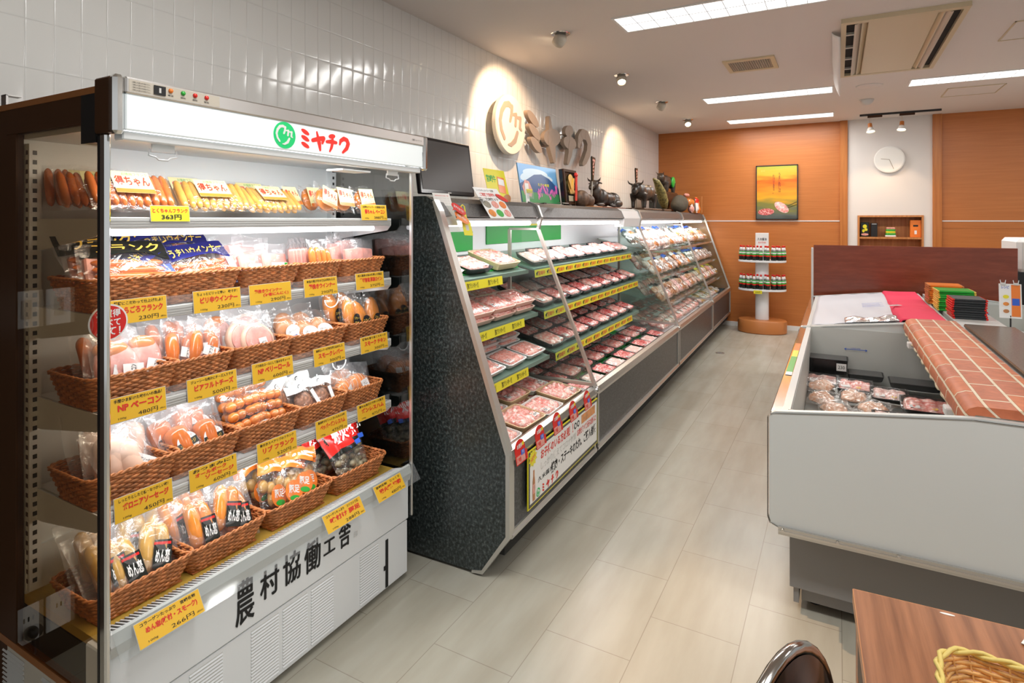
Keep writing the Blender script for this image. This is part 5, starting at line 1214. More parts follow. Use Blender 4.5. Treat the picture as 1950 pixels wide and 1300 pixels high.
q = MB(T((-.392, .086, P_+.0004))); q.prism([((.042 if i % 2 else .030)*math.cos(i*PI/10)*1.0, (.038 if i % 2 else .028)*math.sin(i*PI/10)) for i in range(20)], 0, .0008, 'z'); q.build('burst', 'lemon_card', t); text('NEW', .018, .050, 'orange_print', t, T((-.392, .086, P_+.0016)) @ RZ(.4), .03)
q = MB(T((-.382, -.03, P_))); q.prism([(-.012, -.070), (.012, -.070), (.014, -.02), (.011, .015), (.006, .035), (.006, .060), (-.006, .060), (-.006, .035), (-.011, .015), (-.014, -.02)], 0, .0004, 'z'); bt_ = q.build('bottle_picture', 'brown_meat', t)
MB(T((-.382, -.03, P_+.0004))).box(-.011, .011, -.04, .0, 0, .0003).build('bottle_label_picture', 'ham_pink', t)
for k, yy in enumerate((.085, .275, .465, .665, .865)):
    t = thing('price_disc', 'round red price disc on the nearest front rail, %s from the near end' % ORD[k], 'price disc', MC @ T((.014, yy, .458)) @ basis((0, 0, 0), (0, 1, 0), (-.12, 0, .99)), 'red price discs on the front rail')
    q = MB(); q.prism([(-.040, 0), (.040, 0)]+[(.046*math.cos(a), .052+.044*math.sin(a)) for a in [PI*i/14 for i in range(15)]], 0, .0012, 'z'); q.build('disc', 'red_print', t)
    MB().box(-.038, .038, .004, .034, .0012, .0018).build('price_field', 'ham_pink', t); MB().box(.004, .036, .030, .050, .0018, .0022).build('blue_field', 'blue_ink', t)
    text('お買得', .018, .044, 'white_print', t, T((-.004, .070, .0020)), .02); text('198', .020, .034, 'red_ink', t, T((-.016, .018, .0024)), .02); text('円', .014, .014, 'white_print', t, T((.020, .040, .0028)))
    MB().disc((.028, .072), .008, t=.0004, z=.0014).build('sun_mark', 'lemon_card', t)
    MB().box(.046, .062, .0, .045, -.001, .0006).build('clip', 'red_print', t)

# ------------------------------------------------------------------ raised emblem and letters on the tiled wall
WX = -2.245
t = thing('wall_emblem', 'large round cream emblem standing off the tiled wall', 'wall sign', basis((WX, 3.972, 2.190), (0, 1, 0), (0, 0, 1)), 'raised shop sign on the tiled wall')
m = MB(); m.lathe([(0, 0), (.224, 0), (.232, .006), (.232, .034), (.224, .042), (0, .042)], n=64); m.build('disc', 'tan_sign', t, auto=35)
q = MB(T((0, 0, .0415))); logo_marks(q, .232, t=.003); q.build('logo_mark', 'tan_letter', t)
for a in (.9, 2.3, 4.0, 5.3): MB(T((.15*math.cos(a), .15*math.sin(a), -.055))).lathe([(0, 0), (.006, 0), (.006, .056), (0, .056)], n=8).build('standoff', 'steel', t)
def letter(y, z, build, label):
    t = thing('wall_letter', label, 'wall sign', basis((WX, y, z), (0, 1, 0), (0, 0, 1)), 'raised shop sign on the tiled wall')
    m = MB(); build(m); m.build('letter', 'tan_letter', t)
    MB(T((0, 0, -.055))).lathe([(0, 0), (.006, 0), (.006, .057), (0, .057)], n=8).build('standoff', 'steel', t)
    return t
D_ = .034
def L0(m):
    for (cy, cz) in ((-.03, .105), (.0, .0), (.03, -.105)): m.disc((cy, cz), .115, .042, -.42, D_)
def L1(m): m.disc((0, .01), .175, .078, .12, D_); m.stroke([(-.06, .175), (-.035, .06)], [.035, .085], D_); m.stroke([(-.03, .0), (.0, -.08), (.035, -.19)], [.14, .12, .05], D_)
def L2(m): m.disc((0, .115), .095, .052, .25, D_); m.disc((.02, .005), .15, .062, .0, D_); m.stroke([(.02, .10), (.03, .0)], .05, D_); m.stroke([(.035, -.02), (.015, -.10), (-.035, -.185)], [.10, .08, .045], D_)
def L3(m): m.stroke([(-.14, .0), (-.12, .07), (-.04, .125), (.06, .12), (.13, .05), (.10, -.05), (.02, -.13), (-.04, -.17)], [.06, .09, .10, .10, .10, .10, .08, .05], D_)
letter(4.385, 2.19, L0, 'first wall letter beside the emblem, three tilted ovals')
letter(4.735, 2.175, L1, 'second wall letter, wide oval crossed by a tapering tail')
letter(5.105, 2.178, L2, 'third wall letter, small oval above a wide oval and tail')
letter(5.485, 2.185, L3, 'fourth wall letter, hooked curve farthest from the emblem')

# ------------------------------------------------------------------ things standing on top of the meat case
ZT = 1.556
t = thing('monitor', 'black flat monitor leaning back on top of the meat case', 'monitor', (-1.80, 2.56, ZT))
bm = basis((-.0, 0, .028), (0, 1, 0), (-.13, 0, .99))
MB(bm).box(-.245, .245, 0, .295, -.018, .008, .005).build('bezel', 'black_gloss', t)
MB(bm).box(-.228, .228, .022, .278, .008, .0095).build('screen', mat('dark_screen', (.035, .030, .028), .25), t)
MB().box(-.10, .04, -.12, .12, 0, .010, .004).build('stand_foot', 'black', t); MB().box(-.05, -.02, -.03, .03, .010, .08).build('stand_neck', 'black', t)
MB(bm).box(-.015, .015, .009, .014, .008, .0086).build('maker_mark', 'plastic_grey', t)
def sheet(name, label, cat, mx, w, h, mt, th=.0015):
    t = thing(name, label, cat, mx); MB().box(-w/2, w/2, 0, h, -th, 0).build('sheet', mt, t); return t
# papers in a clear holder at the near end
t = sheet('paper_notice', 'white notice sheets in a clear holder at the near end of the meat case', 'notice', basis((-1.475, 2.105, 1.430), (.12, 1, 0), (-.35, 0, .94)), .11, .150, 'paper')
for k in range(6): text('本日のおすすめ品 一覧', .006, .085, 'red_ink' if k == 0 else 'plastic_grey', t, T((0, .138-.012*k, .0006)))
MB().box(-.06, .055, -.03, .09, .002, .0035).build('holder', 'acrylic', t)
for k, (mt, y, z, a, w_, h_, s_) in enumerate((('red_print', 2.105, 1.500, -.42, .105, .038, 'おすすめです！'), ('orange_print', 2.125, 1.462, -.42, .105, .042, '店長いちおし'))):
    t = thing('speech_tag', ['red oval speech tag hanging over the near case corner', 'orange oval speech tag under the red one'][k], 'tag', basis((-1.428+.004*k, y, z), (.1, 1, a), (-.35, .3, .94)))
    q = MB(); q.disc((0, 0), w_/2, h_/2, 0, .0012); q.stroke([(-.03, -.012), (-.045, -.026)], [.012, .002], .0012); q.build('tag_body', mt, t); text(s_, .013, .075, 'white_print', t, T((0, 0, .0016)), .02)
t = thing('hanging_tag', 'yellow bottle-shaped hang tag with small bar code at the near case corner', 'tag', basis((-1.415, 2.165, 1.385), (.1, 1, -.05), (-.3, 0, .95)))
q = MB(); q.prism([(-.03, 0), (.03, 0), (.03, .06), (.012, .085), (.012, .115), (-.012, .115), (-.012, .085), (-.03, .06)], 0, .001, 'z'); q.build('tag_body', 'lemon_card', t); MB(T((0, .035, .001))).box(-.010, .010, -.012, .012, 0, .0004).build('code_label', 'plastic_grey', t)
m = MB(); m.tube([(-.010, .112, 0), (-.012, .135, 0), (0, .142, 0), (.012, .135, 0), (.010, .112, 0)], .0028, 6); m.build('loop', 'lemon_card', t)
# menu card over the canopy
t = sheet('menu_card', 'white menu card with six food pictures draped over the canopy', 'menu card', basis((-1.448, 2.525, 1.462), (0, 1, .0), (-.56, -.16, .81)), .235, .185, 'white_print')
text('シャルキュトリー 各種', .014, .16, 'ink', t, T((-.02, .168, .001))); text('ご家庭で宮崎牛', .022, .14, 'red_ink', t, T((-.02, .142, .001)), .02); text('焼肉セット', .022, .12, 'ink', t, T((.0, .115, .001)), .02)
for i in range(3):
    for j in range(2): MB(T((-.075+.075*i, .030+.052*j, .0008))).disc((0, 0), .030, .022, 0, .0008).build('food_picture', ['chicken', 'green_print', 'meat_a', 'charcoal', 'meat_b', 'orange_print'][i+3*j], t)
q = MB(T((.105, .125, .003)) @ RZ(-.4)); q.disc((0, 0), .05, .016, 0, .001); q.build('red_oval_tag', 'red_print', t)
# yellow flyer
t = sheet('flyer', 'yellow flyer with a bottle and box picture leaning on the tiled wall', 'flyer', basis((-1.93, 3.34, ZT+.004), (0, 1, 0), (-.25, 0, .97)), .27, .235, 'lemon_card')
MB(T((.06, .13, .0005)) @ RZ(-.1)).box(-.045, .045, -.055, .055, 0, .001).build('box_picture', 'orange_print', t); MB(T((.06, .15, .0016)) @ RZ(-.1)).box(-.038, .038, -.022, .022, 0, .001).build('label_picture', 'white_print', t)
text('宮崎牛', .05, .12, 'green_ink', t, T((-.06, .17, .001)), .02); text('カレー', .04, .09, 'red_ink', t, T((-.05, .08, .001)), .02)
MB(T((.09, .035, .0005))).disc((0, 0), .06, .03, .3, .001).build('dish_picture', 'brown_meat', t)
# landscape picture panel
t = thing('landscape_panel', 'picture panel of a blue mountain over pink flowers leaning on wall', 'picture', basis((-1.88, 3.86, ZT+.022), (0, 1, 0), (-.16, 0, .99)))
Lw, Lh = .315, .275
MB().box(-Lw, Lw, 0, Lh, -.008, 0).build('board', mat('sky_print', (.16, .42, .78), .3), t)
q = MB(); q.disc((-.05, .215), .20, .035, .0, .0006); q.disc((-.20, .185), .10, .030, .15, .0006); q.disc((.14, .19), .09, .02, -.1, .0006); q.build('cloud_picture', mat('cloud_print', (.62, .78, .90), .3), t)
q = MB(T((0, 0, .0008))); q.prism([(-Lw, .13), (-.20, .165), (-.08, .205), (.04, .215), (.16, .19), (Lw, .12), (Lw, .05), (-Lw, .05)], 0, .0006, 'z'); q.build('mountain_picture', mat('mountain_print', (.02, .09, .26), .3), t)
q = MB(T((0, 0, .0016))); q.prism([(-Lw, .0), (Lw, 0), (Lw, .075), (.1, .07), (-Lw, .08)], 0, .0006, 'z'); q.build('meadow_picture', mat('meadow_print', (.05, .30, .10), .3), t)
q = MB(T((0, 0, .0024))); r2 = random.Random(5)
for k in range(46): x = r2.uniform(-.06, .28); q.disc((x, .055+r2.uniform(0, .055)+.02*math.sin(x*30)), .007, .016, r2.uniform(-.2, .2), .0004, n=8)
q.build('flower_picture', mat('pink_flower_print', (.80, .16, .52), .4), t)
q = MB(T((0, 0, .0024))); q.prism([(-.27, .05), (-.17, .04), (-.14, .09), (-.18, .15), (-.24, .16), (-.29, .11)], 0, .0004, 'z'); q.build('blossom_picture', 'ham_pink', t)
text('えびの高原', .022, .19, 'lemon_card', t, T((.05, .135, .0028)), .02)
q = MB(); q.box(-.02, .02, -.02, .0, -.03, .02); q.build('prop', 'black', t)
# small price stand before it
t = sheet('price_stand', 'small white and yellow price stand before the landscape panel', 'price stand', basis((-1.74, 3.36, ZT+.001), (0, 1, 0), (-.1, 0, .99)), .05, .135, 'white_print'); MB(T((.035, .035, .004))).box(-.045, .045, 0, .055, 0, .001).build('clear_stand', 'acrylic', t); MB(T((.03, .085, .002))).box(-.04, .04, -.012, .012, 0, .001).build('yellow_field', 'lemon_card', t)
# framed gold trophy with red ribbon
t = thing('framed_medal', 'black framed gold emblem standing on the meat case', 'framed medal', basis((-1.83, 4.275, ZT+.020), (.0, 1, 0), (-.10, 0, 1)))
MB().box(-.125, .125, 0, .275, -.03, 0).build('backing', 'black_gloss', t)
for b_ in ((-.125, .125, 0, .020), (-.125, .125, .255, .275), (-.125, -.105, .02, .255), (.105, .125, .02, .255)): MB().box(*b_, -.0, .012).build('frame_bar', 'brown', t)
q = MB(T((0, 0, .002))); q.disc((0, .165), .06, .075, 0, .010); q.stroke([(-.05, .20), (0, .11), (.05, .20)], .022, .016); q.disc((0, .10), .05, .02, 0, .014); q.build('gold_emblem', mat('gold', (.85, .62, .22), .3, metal=1), t)
MB(T((0, .048, .002))).box(-.05, .05, -.022, .022, 0, .002).build('plaque', 'cream', t)
for x in (-.08, .08): MB().box(x-.012, x+.012, -.020, 0, -.03, .02).build('foot', 'black', t)
t = thing('red_ribbon', 'long red ribbon hanging beside the framed gold emblem', 'ribbon', basis((-1.735, 4.135, ZT+.045), (0, 1, 0), (0, 0, 1)))
q = MB(); q.prism([(-.018, 0), (.018, 0), (.022, .19), (-.016, .19)], 0, .003, 'z'); q.build('ribbon_tail', 'red_print', t); MB(T((.0, .195, .0))).ell((0, 0, 0), (.026, .018, .012)).build('ribbon_knot', 'red_print', t, smooth=True)
MB().box(-.004, .004, -.045, .19, -.006, -.002).build('ribbon_stick', 'brown', t)
# metaball-free sculpting: overlapping ellipsoids fused by a voxel remesh
def fused(name, blobs, mt, parent, vox=.006, tubes=()):
    m = MB()
    for (c, r, *ro) in blobs:
        R = Matrix.Rotation(ro[0], 4, ro[1]) if ro else None
        m.ell(c, r, 14, 10, R)
    for (pts, rr) in tubes: m.tube(pts, rr, 8)
    o = m.build(name, mt, parent); md = o.modifiers.new('fuse', 'REMESH'); md.mode = 'VOXEL'; md.voxel_size = vox; md.use_smooth_shade = True
    sm = o.modifiers.new('soft', 'SMOOTH'); sm.factor = .5; sm.iterations = 3; return o
M['bronze'] = mat('dark_bronze', (.045, .030, .020), .35, noise_amt=.5, nscale=25, spec=.6); M['carved'] = mat('carved_brown', (.12, .065, .035), .5, noise_amt=.5, nscale=30)
# lying ox, head towards the camera end (+y is its rear)
t = thing('ox_statue', 'dark bronze statue of a resting ox with raised head', 'statue', (-1.80, 4.80, ZT+.012))
fused('body', [((0, .16, .075), (.075, .17, .062)), ((0, .33, .075), (.072, .10, .065)), ((0, .02, .085), (.070, .10, .075)), ((0, -.07, .125), (.045, .06, .070), .5, 'X'), ((0, -.12, .185), (.038, .050, .042)), ((0, -.175, .165), (.024, .045, .026), .35, 'X'),
    ((.05, -.09, .018), (.022, .09, .018)), ((-.05, -.09, .018), (.022, .09, .018)), ((.07, .30, .035), (.030, .10, .034)), ((-.07, .30, .035), (.030, .10, .034)), ((.06, .22, .015), (.02, .09, .014))], 'bronze', t,
    tubes=[([(.025, -.11, .215), (.05, -.115, .225), (.062, -.12, .25)], [.010, .009, .003]), ([(-.025, -.11, .215), (-.05, -.115, .225), (-.062, -.12, .25)], [.010, .009, .003]), ([(.03, -.09, .205), (.065, -.085, .195)], [.010, .006]), ([(-.03, -.09, .205), (-.065, -.085, .195)], [.010, .006])])
MB().box(-.09, .09, -.20, .46, -.012, 0, .004).build('plinth', 'board', t)
tag(fused('carved_stone', [((-1.80, 4.40, ZT+.07), (.06, .11, .07)), ((-1.78, 4.50, ZT+.055), (.05, .08, .055))], 'carved', None, .008), 'rounded carved brown stone between ribbon and resting ox', 'carved stone')
tag(MB().box(-1.86, -1.70, 4.42, 4.62, ZT, ZT+.012, .003).build('display_board', 'niche_wood'), 'pale thin wooden base board before the resting ox', 'base board')
def banner(x, y, h, lean, label):
    t = thing('decorated_stick', label, 'decorated stick', T((x, y, ZT)) @ Matrix.Rotation(lean, 4, 'X'), 'decorated sticks behind the oxen')
    MB().tube([(0, 0, 0), (0, 0, h*.62)], .005, 8).build('stick', 'ivory', t)
    q = MB(); q.prism([(-.012, h*.52), (.012, h*.52), (.040, h*.97), (.032, h), (.018, h*.98), (0, h), (-.018, h*.98), (-.032, h), (-.040, h*.97)], -.006, .006, 'x'); q.build('banner', 'black_print', t)
    q = MB(basis((.0065, 0, 0), (0, 1, 0), (0, 0, 1)))
    for k in range(4): q.disc((0, h*(.66+.07*k)), .010+.004*k, .009, .3*k, .0008)
    q.disc((0, h*.93), .028, .010, 0, .0008); q.build('printed_pattern', 'ham_pink', t)
banner(-1.76, 4.52, .42, -.09, 'tall dark patterned stick rising behind the resting ox')
banner(-1.90, 6.20, .46, 0, 'tall dark patterned stick rising behind the standing ox')
# standing ox
t = thing('ox_statue', 'dark bronze statue of a standing ox on a wooden base', 'statue', (-1.78, 6.05, ZT+.022))
fused('body', [((0, .0, .165), (.085, .20, .085)), ((0, .16, .17), (.080, .12, .085)), ((0, -.15, .18), (.075, .10, .085)), ((0, -.24, .20), (.050, .07, .055)), ((0, -.30, .17), (.032, .05, .040), .5, 'X')], 'bronze', t, vox=.008,
    tubes=[([(sx*.055, sy, .15), (sx*.06, sy+.01, .07), (sx*.058, sy, 0)], [.042, .024, .020]) for sx in (-1, 1) for sy in (-.16, .20)]+[([(sx*.035, -.25, .235), (sx*.07, -.26, .25), (sx*.085, -.27, .29)], [.013, .010, .004]) for sx in (-1, 1)]+[([(0, .27, .22), (0, .30, .16), (0, .30, .06)], [.012, .008, .010])])
MB().box(-.11, .11, -.34, .34, -.022, 0, .006).build('plinth', 'carved', t)
t = thing('carved_horn', 'yellowish curved carved horn leaning beside the standing ox', 'carved horn', (-1.74, 6.62, ZT+.02))
m = MB(); m.tube([(-.02, -.24, .33), (-.01, -.15, .30), (0, -.02, .20), (.0, .10, .09), (0, .16, .02)], [.012, .035, .055, .055, .030], 14); m.build('horn', mat('olive_horn', (.22, .18, .05), .5, noise_amt=.7, nscale=40), t, smooth=True)
MB().box(-.06, .06, -.10, .22, -.02, .004, .004).build('stand', 'carved', t)
# small ox up on a block, boar plush, packets at the far end
tag(MB().box(-2.08, -1.86, 7.30, 7.95, ZT, ZT+.26, .02).build('display_block', 'black_print'), 'black block carrying the small upper ox at the far end', 'display block')
t = thing('ox_statue', 'small dark ox statue standing highest, against the orange wall', 'statue', (-1.96, 7.66, ZT+.26))
fused('body', [((0, -.02, .14), (.07, .20, .085)), ((0, .18, .14), (.065, .12, .08)), ((0, -.22, .18), (.05, .07, .06))], 'bronze', t, vox=.010,
    tubes=[([(sx*.05, sy, .13), (sx*.05, sy, 0)], [.040, .024]) for sx in (-1, 1) for sy in (-.14, .20)]+[([(sx*.03, -.24, .22), (sx*.06, -.28, .26)], [.012, .005]) for sx in (-1, 1)])
q = MB(); q.ell((.055, .18, .14), (.025, .09, .075)); q.build('green_saddle', 'green_print', t, smooth=True)
t = thing('plush_boar', 'grey-brown plush boar with orange snout lying among the statues', 'plush toy', (-1.74, 7.62, ZT))
fused('body', [((0, -.10, .11), (.09, .26, .11)), ((0, -.20, .09), (.085, .18, .09))], mat('grey_plush', (.10, .085, .06), .9, bump=.5, bscale=90), t, vox=.012)
for (c, r_) in (((.05, .14, .13), (.05, .075, .05)), ((.05, .28, .13), (.05, .075, .05)), ((.06, .26, .045), (.04, .08, .05)), ((.02, .18, .225), (.03, .12, .025))): MB().ell(c, r_).build('snout' if c[2] == .13 else ('paw' if c[2] < .1 else 'ear'), 'ham_orange' if c[2] == .13 else 'ham_pink', t, smooth=True)
pk_ = [(-1.66, 7.88, .10, .20, 'wrapped', 0), (-1.64, 8.06, .14, .20, 'white_print', .1), (-1.66, 8.24, .10, .24, 'orange_print', -.1), (-1.68, 8.36, .12, .22, 'red_print', .05)]
for k, (x, y, w_, h_, mt, ya) in enumerate(pk_):
    m = pillow(w_*1.2, h_*.9, .05, seed=30+k); me = m.mesh('bag', mt, True)
    t = thing('snack_bag', ['grey patterned snack bag next to the plush boar', 'white snack bag in the upright row at the far end', 'orange snack bag in the upright row at the far end', 'red snack bag closest to the orange wall'][k], 'snack bag', stand(x, y, ZT, .15, ya)); part('bag', me, t)
    part('red_band', pillow(w_*1.2, h_*.9, .05, seed=30+k, both=False, y0=.70, y1=.95, lift=.001).mesh('red_band', 'red_print' if k != 3 else 'white_print', True), t)
tag(MB(T((-1.60, 8.16, ZT))).box(-.006, .006, -.012, .012, 0, .22).build('wooden_stick', 'niche_wood'), 'thin upright wooden stick between the far snack bags', 'stick')
for k, y in enumerate((2.40, 3.36)):
    t = thing('price_plate', ['small silver plate on the canopy near the menu card', 'small silver plate on the canopy past the first bay joint'][k], 'plate', basis((-1.49-.007*k*1, y, 1.5585), (0, 1, 0), (-1, 0, .1))); MB().box(-.045, .045, -.02, .02, 0, .003, .001).build('plate', 'steel', t); text('温度', .012, .03, 'ink', t, T((0, 0, .0035)))

# ------------------------------------------------------------------ bottle stand at the back wall
SX, SY = -.862, 8.29
t = thing('bottle_stand', 'two-tier white bottle stand on an orange oval base', 'display stand', (SX, SY, 0))
m = MB(); m.lathe([(.0, 0), (.285, 0), (.297, .01), (.297, .155), (.285, .168), (0, .168)], n=48, sy=.72); m.build('base', 'orange_base', t, auto=40)
MB().lathe([(0, .168), (.082, .168), (.082, 1.02), (0, 1.02)], n=32, sy=.8).build('column', 'white', t, auto=40)
for z in (.545, .915):
    MB().lathe([(0, z-.004), (.28, z-.004), (.29, z), (.29, z+.022), (.285, z+.024), (.28, z+.020), (0, z+.020)], n=48, sy=.62).build('shelf', 'white', t, auto=40)
q = MB(T((0, .0, 1.00))); q.box(-.080, .080, -.006, .006, 0, .29, .003); s = q.build('sign_board', 'white_matte', t)
text('久太醤油', .035, .11, 'ink', s, basis((0, -.008, 1.21), (1, 0, 0), (0, 0, 1)), .01); text('おすすめ', .025, .09, 'red_ink', s, basis((0, -.008, 1.165), (1, 0, 0), (0, 0, 1)), .01)
BO = {}
def bottle(x, y, z, label, grp):
    key = 'b'; mx = T((x, y, z))
    if key in BO: return dup(BO[key], mx, label, grp)
    t = thing('sauce_bottle', label, 'bottle', mx, grp)
    MB().lathe([(0, 0), (.022, 0), (.024, .006), (.024, .075), (.022, .125), (.012, .150), (.011, .170), (0, .170)], n=16).build('glass_body', 'black_print', t, smooth=True)
    MB().lathe([(.0242, .050), (.0246, .052), (.0246, .066), (.0242, .068)], n=16).build('red_label', 'red_print', t, smooth=True)
    MB().lathe([(.0246, .068), (.0248, .070), (.0240, .112), (.0235, .114)], n=16).build('green_label', 'green_print', t, smooth=True)
    MB().lathe([(.0238, .085), (.0252, .087), (.0245, .102), (.0235, .104)], n=16).build('white_band', 'white_print', t, smooth=True)
    MB().lathe([(.0235, .116), (.0150, .150), (.0125, .168)], n=16).build('neck_seal', 'white_print', t, smooth=True)
    MB().lathe([(.0, .19), (.012, .19), (.0135, .186), (.0135, .166), (.0, .166)], n=16).build('cap', 'red_print', t, smooth=True)
    BO[key] = t; return t
for zz, nm in ((.567, 'lower'), (.937, 'upper')):
    n = 11
    for k in range(n):
        a = PI+PI*(k+.0)/(n-1); bottle(SX+.262*math.cos(a), SY+.155*math.sin(a)+.02, zz, 'red-capped sauce bottle on the %s shelf rim, %s from the left' % (nm, ORD[k]), 'bottles along the %s stand shelf' % nm)
    for k in range(6):
        a = PI+PI*(k+.5)/6; bottle(SX+.185*math.cos(a), SY+.10*math.sin(a)+.03, zz, 'red-capped sauce bottle in the inner row of the %s shelf, %s from the left' % (nm, ORD[k]), 'inner bottles of the %s stand shelf' % nm)
t = thing('price_tag', 'small lemon price tag on the front of the lower stand shelf', 'price tag', basis((SX-.03, SY-.185, .535), (1, 0, 0), (0, 0, 1))); MB().box(-.05, .05, -.02, .022, 0, .002).build('card', 'lemon_card', t); text('650円', .02, .06, 'ink', t, T((0, 0, .0025)), .01)
# floor service cap
t = thing('floor_cap', 'round metal service cap set in the floor beside the meat case', 'floor cap', (-1.128, 6.742, 0)); MB().lathe([(0, 0), (.045, 0), (.045, .003), (.030, .003), (.030, .001), (0, .001)], n=28).build('ring', 'steel', t, auto=40); MB().lathe([(0, .001), (.029, .0015)], n=24).build('lid', 'grey_base', t)

# ------------------------------------------------------------------ island freezers
def freezer(x0, y0, y1, mir, label, near=True):
    """x0: aisle-side face; mir=-1 for the far row, seen from behind"""
    t = thing('island_freezer', label, 'freezer', (x0, (y0+y1)/2, 0)); a, b = y0-(y0+y1)/2, y1-(y0+y1)/2
    X = lambda x: x*mir
    def bx(name, mt, x0_, x1_, *r, bev=0, par=None):
        p, q = sorted((X(x0_), X(x1_))); m = MB(); m.box(p, q, *r, bev); return m.build(name, mt, par or t)
    # end panels: rounded outer corners, rising towards the back
    prof = [(.030, .353), (.81, .353), (.81, .835), (.585, .835), (.30, .803), (.020, .768), (.006, .760), (0, .744), (0, .385), (.008, .362)]
    pr = [(X(p), z) for p, z in prof]; pr = pr if mir > 0 else pr[::-1]
    for k, (p, q) in enumerate(((a, a+.022), (b-.022, b))):
        MB().prism(pr, p, q).build('end_panel', 'freezer_white', t)
        # chrome edging following top and outer side
        m = MB(); ed = [(.81, .835), (.585, .835), (.30, .803), (.020, .768), (.006, .760), (0, .744), (0, .385), (.008, .362), (.030, .353)]
        for i in range(8):
            (xa, za), (xb, zb) = ed[i], ed[i+1]; d = V((xb-xa, zb-za)).normalized(); nx_, nz_ = d.y*-.006, d.x*.006
            nx_, nz_ = (-nx_, -nz_)
            m.prism([(X(xa-nx_*-1), za+nz_*-1), (X(xb-nx_*-1), zb+nz_*-1), (X(xb+nx_), zb-nz_*-1*-1), (X(xa+nx_), za-nz_*-1*-1)], p-.004, q+.004)
        m.build('chrome_edge', 'chrome_dark', t)
    m = MB(); m.prism([(X(.03), .336), (X(.81), .336), (X(.81), .362), (X(.03), .362)], a-.012, a); s = m.build('bottom_rail', 'alu', t)
    m = MB(); m.prism([(X(.03), .345), (X(.81), .345), (X(.81), .352), (X(.03), .352)], a-.015, a-.012); m.build('rail_lip', 'steel', s)
    for xx in (.045, .215, .39): MB(basis((X(xx), a-.016, .356), (1, 0, 0), (0, 0, 1))).lathe([(0, .002), (.004, .0015), (.005, 0)], n=12).build('screw', 'steel', s)
    bx('outer_side', 'freezer_white', .0, .05, a+.022, b-.022, .353, .745)
    bx('top_rim', 'chrome', .002, .062, a+.022, b-.022, .745, .764, bev=.004); bx('rim_insert', 'plastic_grey', .040, .066, a+.022, b-.022, .742, .768)
    m = MB(); m.prism([(X(.060), .755), (X(.050), .450), (X(.060), .450), (X(.068), .755)], a+.022, b-.022); m.build('inner_side', 'freezer_in', t)
    bx('inner_floor', 'freezer_in', .06, .78, a+.022, b-.022, .42, .440)
    bx('inner_end', 'freezer_in', .06, .80, a+.0225, a+.026, .44, .775); bx('inner_end', 'freezer_in', .06, .80, b-.026, b-.0225, .44, .775)
    bx('back_wall', 'freezer_in', .79, .81, a+.022, b-.022, .35, .835)
    bx('body', 'grey_base', .06, .79, a+.10, b-.02, .10, .415)
    bx('base_plinth', 'grey_base', .098, .80, a+.13, b-.02, .045, .345); bx('base_side', 'grey_base', .072, .090, a+.112, b-.05, .040, .338)
    for xx in (.14, .70):
        for yy in (a+.22, b-.18): MB(T((X(xx), yy, 0))).lathe([(0, 0), (.022, 0), (.022, .046), (0, .046)], n=14).build('foot', 'black', t)
    return t
f1 = freezer(-.215, 2.30, 4.24, 1, 'near white island freezer with brick-patterned cover, beside the aisle')
f2 = freezer(-.215, 4.255, 6.00, 1, 'far white island freezer under white sheet and crimson cloth')
f3 = freezer(1.435, 2.30, 4.24, -1, 'near right island freezer with speckled bronze lid')
f4 = freezer(1.435, 4.255, 6.00, -1, 'far right island freezer with folded bags stacked on it')
# colour strip sticker on the near rim
t = thing('temperature_sticker', 'orange, yellow and green strip sticker on the near freezer rim', 'sticker', basis((-.190, 3.30, .7655), (1, 0, 0), (0, 1, 0)))
for k, (mt, p, q) in enumerate((('white_print', -.42, -.36), ('green_print', -.36, -.02), ('lemon_card', -.02, .14), ('orange_print', .14, .34))): MB().box(-.014, .012, p, q, 0, .001).build('colour_field', mt, t)
t = thing('green_tape', 'green tape patch on the grey base of the near freezer', 'tape', basis((.470, 2.428, .230), (1, 0, 0), (0, 0, 1))); MB().box(-.028, .028, -.018, .022, 0, .0015).build('tape', mat('teal_tape', (.0, .38, .20), .5), t)
# load line marks inside
for (x, y, z, k) in ((.098, 4.2125, .652, 0), (.12, 5.971, .672, 1), (1.0, 5.971, .70, 2)):
    t = thing('load_line_mark', ['blue load line mark inside the near freezer', 'blue load line mark inside the far freezer', 'blue load line mark inside the far right freezer'][k], 'mark', basis((x, y-.001, z), (1, 0, 0), (0, 0, 1)))
    q = MB(); q.stroke([(-.060, 0), (.060, 0)], .003, .0006); q.stroke([(-.06, 0), (-.052, .005)], .003, .0006); q.stroke([(-.06, 0), (-.052, -.005)], .003, .0006); q.stroke([(.06, 0), (.052, .005)], .003, .0006); q.stroke([(.06, 0), (.052, -.005)], .003, .0006); q.build('arrow_line', 'blue_ink', t)
    text('LOAD LINE', .007, .05, 'blue_ink', t, T((0, .008, .0008)))
# brick-patterned padded cover
t = thing('brick_cover', 'padded brick-patterned cover lying over the near freezer', 'cover', (.48, 3.27, .838))
sec = [(-.128, -.050), (-.135, -.030), (-.132, -.004), (-.118, .018), (-.095, .028), (.0, .030), (.115, .030), (.122, .024), (.122, .0), (-.10, 0), (-.112, -.020), (-.118, -.050)]
m = MB(); ns = 40; n = len(sec); vs = []; fs = []
for i in range(ns+1):
    y = -.945+1.885*i/ns; w_ = .0035*abs(math.sin(PI*i/ns*8.8)); vs += [(x-(w_ if x < -.05 else 0), y, z+(w_ if z > 0 else 0)) for x, z in sec]
for i in range(ns): fs += [(i*n+k, i*n+(k+1) % n, (i+1)*n+(k+1) % n, (i+1)*n+k) for k in range(n)]
fs += [tuple(range(n-1, -1, -1)), tuple(ns*n+k for k in range(n))]; m.add(vs, fs)
m.build('brick_sheet', 'brick', t, auto=50)
